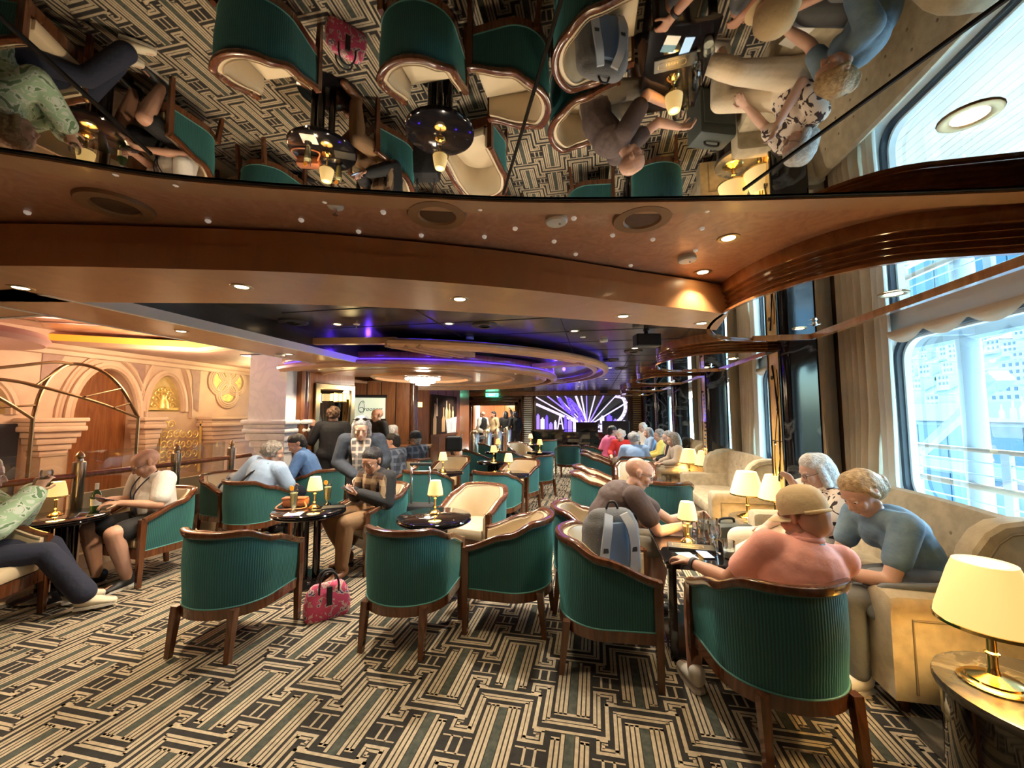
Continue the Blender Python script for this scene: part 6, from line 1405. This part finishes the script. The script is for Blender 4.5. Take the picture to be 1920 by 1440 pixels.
# ================================================================== SMALL THINGS
def wp(loc, rz, p): c, s_ = math.cos(rz), math.sin(rz); return (loc[0] + c * p[0] - s_ * p[1], loc[1] + s_ * p[0] + c * p[1], p[2])
mat('phone_black', (.01, .01, .012), .15); mat('phone_screen', (.25, .40, .55), .1, emit=(.45, .65, .9), estr=.8); mat('paper', (.82, .80, .74), .7); mat('card_blue', (.08, .25, .38), .5); mat('leather_brown', (.26, .09, .04), .4, bump=.3, bscale=60); mat('menu_dark', (.03, .028, .025), .4); mat('gold_print', (.45, .36, .2), .4)
mat('drink_yellow', (.75, .72, .40), .15); mat('drink_clear', (.70, .72, .60), .1); mat('orange_fruit', (.85, .35, .03), .5); mat('bottle_green', (.03, .07, .02), .08, coat=.5); mat('label_white', (.75, .75, .72), .5); mat('wine', (.65, .55, .25), .1); mat('straw', (.1, .1, .12), .5)
def phone(loc, rot, label, lit=True):
    t = thing('phone', label, 'phone', loc); t.rotation_euler = rot
    b = MB(); b.box(-.037, .037, -.076, .076, -.004, .004, b=.003); obj('body', b, 'phone_black', t)
    b = MB(); b.box(-.034, .034, -.072, .072, .0035, .0045); obj('screen', b, 'phone_screen' if lit else 'phone_black', t); return t
phone(wp((-2.25, 3.92), D2(158), (0, .355, .80)), (D2(35), 0, D2(158)), 'black phone held by the man in the black jacket')
phone(wp((-4.27, 3.27), D2(172), (-.02, .45, .80)), (D2(20), 0, D2(172)), 'black phone held by the bald man in the white T-shirt', False)
phone(wp((-2.74, 4.42), D2(205), (-.02, .50, .885)), (D2(10), 0, D2(205)), 'phone held between the hands of the bending woman')
phone(wp((1.88, 2.88), D2(98), (.04, .68, .625)), (D2(15), 0, D2(98)), 'phone held by the blonde woman in denim')
phone((.70, 2.93, .6245), (0, 0, .15), 'white screened phone lying beside the menu folder')
def glass(x, y, z, prof, label, fill=None, m='drink_glass', fillm='drink_clear', extra=None, group=None):
    t = thing('drinking_glass', label, 'glass', (x, y, z), 0, group)
    b = MB(); b.lathe(prof, 18, caps=False); inner = [(max(r - .0022, .001), zz + .002) for r, zz in prof]; b.lathe(inner, 18, caps=False); b.lathe([(0, prof[0][1]), (prof[0][0], prof[0][1])], 18, caps=False); obj('bowl', b, m, t, smooth='all')
    if fill: b = MB(); b.lathe(fill, 16); obj('drink', b, fillm, t, smooth=True)
    if extra:
        b = MB(); b.tube([(.0, 0, .05), (.03, .01, .245)], .0032, 6); obj('straw', b, 'straw', t); b = MB(); b.lathe([(.0, -.002), (.022, -.003), (.024, 0), (.022, .003), (0, .002)], 16, M=Matrix.Translation((-.025, 0, .215)) @ Matrix.Rotation(PI / 2, 4, 'X')); obj('orange_slice', b, 'orange_fruit', t)
    return t
HUR = [(.034, 0), (.034, .008), (.012, .016), (.014, .03), (.026, .05), (.030, .12), (.036, .20)]
HF = [(.020, .045), (.0235, .06), (.027, .12), (.032, .175)]
glass(-2.70, 3.24, .6605, HUR, 'tall pale drink with straw and orange slice on a paper napkin', HF, fillm='drink_yellow', extra=1)
glass(-2.60, 3.58, .66, HUR, 'tall pale drink with orange slice beside the dark folder', HF, fillm='drink_yellow', extra=1)
tag(obj('napkin', MB().box(-.07, .07, -.07, .07, 0, .001), 'paper', loc=(-2.66, 3.20, .6592), rot=(0, 0, .4)), 'white paper napkin under the tall drink', 'napkin')
BEER = [(.030, 0), (.032, .01), (.028, .03), (.026, .06), (.034, .12), (.037, .17), (.034, .20)]
for x, y, l in ((.765, 3.30, 'tall curved beer glass just behind the lamp'), (.80, 3.10, 'tall curved empty beer glass at the middle of the black table')): glass(x, y, .62, BEER, l)
WG = [(.033, 0), (.033, .003), (.005, .008), (.0045, .075), (.02, .09), (.036, .115), (.040, .145), (.034, .185)]
glass(.72, 3.42, .62, WG, 'stemmed wine glass behind the beer glasses'); glass(.78, 2.98, .62, WG, 'stemmed empty glass near the phone')
TUM = [(.032, 0), (.034, .006), (.036, .05), (.040, .11)]
glass(.84, 2.90, .62, TUM, 'short tumbler at the table edge', [(.028, .006), (.033, .05)]); glass(.68, 3.33, .62, TUM, 'short dark drink beside the lamp', [(.028, .006), (.035, .08)], fillm='wine')
glass(*wp((-4.50, 2.06), D2(-36), (0, .42, .98)), [(.022, 0), (.024, .01), (.034, .06), (.038, .11), (.034, .13)], 'wine glass raised by the woman in the green hoodie', [(.018, .012), (.03, .055)], fillm='wine')
t = thing('menu_folder', 'dark menu folder with gold lettering on the black table', 'folder', (.64, 3.05, .62), -.1)
b = MB(); b.box(-.15, .15, -.06, .06, 0, .018, b=.003); obj('cover', b, 'menu_dark', t); b = MB(); b.tube([(.12 * math.cos(a) * (1) if 0 else (-.02 + .10 * (1 if math.cos(a) > 0 else -1) * abs(math.cos(a)) ** .4), .028 * (1 if math.sin(a) > 0 else -1) * abs(math.sin(a)) ** .4, .019) for a in [2 * PI * i / 28 for i in range(28)]], .002, 5, loop=True); obj('gold_border', b, 'gold_print', t)
text('lettering', 'MENU', .032, (-.02, 0, .0185), (0, 0, PI), 'gold_print', t, ext=.0006)
t = thing('drink_card', 'white and blue card lying beside the phone', 'card', (.58, 2.90, .6205), .25); b = MB(); b.box(-.05, .05, -.07, .0, 0, .0015); obj('white_half', b, 'paper', t); b = MB(); b.box(-.05, .05, 0, .06, 0, .0015); obj('blue_half', b, 'card_blue', t)
tag(obj('paper_sheet', MB().box(-.07, .07, -.10, .10, 0, .001), 'paper', loc=(1.55, 3.20, .4435), rot=(0, 0, .5)), 'white printed sheet lying on the sofa between the women', 'paper')
t = thing('wine_bottle', 'green wine bottle with white cap and label beside the lamp', 'bottle', (-4.55, 2.93, .66))
b = MB(); b.lathe([(.036, 0), (.037, .01), (.037, .13), (.03, .165), (.014, .19), (.013, .20)], 20); obj('glass_body', b, 'bottle_green', t, smooth=True); b = MB(); b.lathe([(.0145, .195), (.0145, .25), (0, .252)], 14); obj('white_cap', b, 'label_white', t, smooth=True); b = MB(); b.lathe([(.0375, .05), (.0375, .11)], 20, caps=False); obj('label_band', b, 'label_white', t, smooth=True)
# brown leather bag and folder on the first round table
t = thing('leather_bag', 'small brown leather handbag lying on the round table', 'handbag', (-2.86, 3.46, .66), .3)
b = MB(); b.box(-.11, .11, -.06, .06, 0, .085, b=.02); obj('pouch', b, 'leather_brown', t, smooth=True); b = MB(); b.tube(smoothpath([(-.1, -.05, .05), (-.12, -.14, .012), (0, -.18, .01), (.14, -.13, .012), (.1, -.05, .05)], 6), .008, 6); obj('strap', b, 'leather_brown', t, smooth='all'); b = MB(); b.box(-.11, .11, -.062, .03, .07, .092, b=.008); obj('flap', b, 'leather_brown', t, smooth=True)
tag(obj('bill_folder', MB().box(-.10, .10, -.06, .06, 0, .012, b=.003), 'menu_dark', loc=(-2.46, 3.48, .66), rot=(0, 0, .5)), 'flat dark bill folder near the second tall drink', 'folder')
# floral handbag on the carpet
blotch('bag_floral', (.58, .07, .16), (.62, .42, .38), 13, .52, 2.0, (.06, .06, .18))
t = thing('floral_handbag', 'pink floral handbag standing on the carpet by the green chair', 'handbag', (-2.05, 2.86, 0), .85)
rings = []
for z, w, d in ((0, .155, .07), (.03, .165, .078), (.10, .165, .075), (.18, .15, .06), (.235, .12, .035), (.25, .10, .018)): rings.append([(w * (1 if math.cos(a) > 0 else -1) * abs(math.cos(a)) ** .5, d * (1 if math.sin(a) > 0 else -1) * abs(math.sin(a)) ** .5, z) for a in [2 * PI * i / 24 for i in range(24)]])
b = MB(); b.loft(rings); obj('bag_body', b, 'bag_floral', t, smooth=True)
for s in (-1, 1): b = MB(); b.tube(smoothpath([(-.07, s * .05, .17), (-.065, s * .045, .27), (-.03, s * .03, .33), (.03, s * .03, .33), (.065, s * .045, .27), (.07, s * .05, .17)], 6), .008, 7); obj('handle', b, 'black_matte', t, smooth='all')
b = MB(); b.box(-.02, .02, -.075, -.055, .10, .24, b=.005); obj('closure_strap', b, 'black_matte', t)
# grey backpack on the chair
mat('pack_grey', (.14, .145, .155), .8, bump=.4, bscale=120); mat('pack_blue', (.10, .16, .27), .7); mat('pack_orange', (.65, .20, .04), .7); mat('pack_light', (.36, .38, .41), .7)
t = thing('backpack', 'grey backpack with blue mesh and orange trim standing on the tub chair', 'backpack', (.10, 2.72, .452), D2(-158))
b = MB(); cap(b, (-.10, -.03, .12), .10, (.10, -.03, .12), .10, (0, 1, 0), .85, 1); cap(b, (-.10, -.03, .34), .095, (.10, -.03, .34), .095, (0, 1, 0), .8, 1); cap(b, (-.08, -.02, .42), .08, (.08, -.02, .42), .08, (0, 1, 0), .8, .9); cap(b, (-.09, -.03, .12), .11, (-.09, -.03, .36), .10); cap(b, (.09, -.03, .12), .11, (.09, -.03, .36), .10); cap(b, (0, -.13, .14), .06, (0, -.12, .26), .055, (1, 0, 0), 2.0, .8); b.v = [(x, y, max(z, 0)) for x, y, z in b.v]; remesh('pack_body', b, .010, 'pack_grey', t, 4)
b = MB(); b.box(-.075, .075, .055, .085, .10, .42, b=.012); obj('mesh_panel', b, 'pack_blue', t, smooth=True)
for s in (-1, 1):
    b = MB(); b.sweep(smoothpath([(s * .05, .06, .47), (s * .075, .105, .40), (s * .095, .11, .28), (s * .10, .085, .14), (s * .105, .05, .06)], 6), [(-.028, -.006), (.028, -.006), (.028, .008), (-.028, .008)], upv=(0, 1, 0)); st = obj('shoulder_strap', b, 'pack_light', t, smooth=True)
    b = MB(); b.sweep(smoothpath([(s * .11, .06, .32), (s * .135, .045, .2), (s * .13, .05, .09)], 5), [(-.014, -.005), (.014, -.005), (.014, .006), (-.014, .006)], upv=(0, 1, 0)); obj('orange_trim', b, 'pack_orange', t)
    b = MB(); b.box(s * .095 - .018, s * .095 + .018, .108, .118, .25, .29, b=.004); obj('buckle', b, 'black_matte', st)
b = MB(); b.tube(smoothpath([(-.04, .0, .49), (-.02, .0, .53), (.02, .0, .53), (.04, .0, .49)], 5), .008, 6); obj('grab_loop', b, 'black_matte', t, smooth='all')
# suitcases
mat('case_green', (.05, .06, .055), .6, bump=.3, bscale=150)
t = thing('cabin_suitcase', 'dark grey green soft suitcase standing by the lamp table', 'suitcase', (1.22, 4.25, 0), .35)
b = MB(); b.box(-.20, .20, -.13, .13, .03, .52, b=.035); obj('shell', b, 'case_green', t, smooth=True); b = MB(); b.box(-.17, .17, -.15, -.13, .08, .42, b=.015); obj('front_pocket', b, 'case_green', t, smooth=True); b = MB(); b.tube(smoothpath([(-.08, 0, .52), (-.06, 0, .555), (.06, 0, .555), (.08, 0, .52)], 5), .012, 6); obj('carry_handle', b, 'black_matte', t, smooth='all')
for x in (-.16, .16):
    for y in (-.09, .09): b = MB(); b.ball((x, y, .026), .026, 8); obj('wheel', b, 'black_matte', t)
t = thing('wheeled_bag', 'black wheeled bag with tall silver pull handle behind the man in the jacket', 'suitcase', (-1.88, 4.16, 0), .2)
b = MB(); b.box(-.16, .16, -.11, .11, .03, .58, b=.04); obj('shell', b, 'c_black', t, smooth=True); b = MB()
b.tube([(-.10, .0, .56), (-.10, 0, 1.0)], .011, 8); b.tube([(.10, .0, .56), (.10, 0, 1.0)], .011, 8); obj('pull_tube', b, 'chrome', t, smooth='all'); b = MB(); b.box(-.12, .12, -.018, .018, .99, 1.02, b=.008); obj('grip', b, 'black_matte', t)
for x in (-.13, .13): b = MB(); b.ball((x, .07, .026), .026, 8); obj('wheel', b, 'black_matte', t)
# bags on the chair by the balustrade, jacket on the sofa
t = thing('tote_bag', 'grey and black striped tote bag heaped on the chair by the balustrade', 'bag', (-4.58, 4.45, .452), .4)
b = MB(); cap(b, (-.12, 0, .12), .12, (.12, 0, .12), .11, (0, 1, 0), 1, 1); cap(b, (-.05, .05, .25), .09, (.12, .02, .22), .08); b.v = [(x, y, max(z, 0)) for x, y, z in b.v]; remesh('bag_body', b, .014, 'pack_light', t, 4)
for k in range(3): b = MB(); b.tube(smoothpath([(-.16 + .1 * k, -.10, .06), (-.14 + .1 * k, -.10, .2), (-.05 + .1 * k, .0, .28), (-.02 + .1 * k, .12, .2)], 5), .014, 6); obj('black_band', b, 'black_matte', t, smooth='all')
b = MB(); cap(b, (-.14, .10, .02), .07, (.16, .14, .02), .075, (1, 0, 0), 1, .55); cap(b, (-.16, .02, -.02), .05, (.1, .0, .0), .06, (1, 0, 0), 1, .5); cap(b, (-.18, .1, -.06), .055, (-.2, .05, -.16), .05, (1, 0, 0), 1, .6); remesh('tmpj', b, .012, 'c_grey', None, 5); j = bpy.data.objects['tmpj']; j.name = 'folded_jacket'; j.location = (1.70, 2.60, .625); tag(j, 'grey jacket draped over the near sofa arm beside the blonde woman', 'jacket')
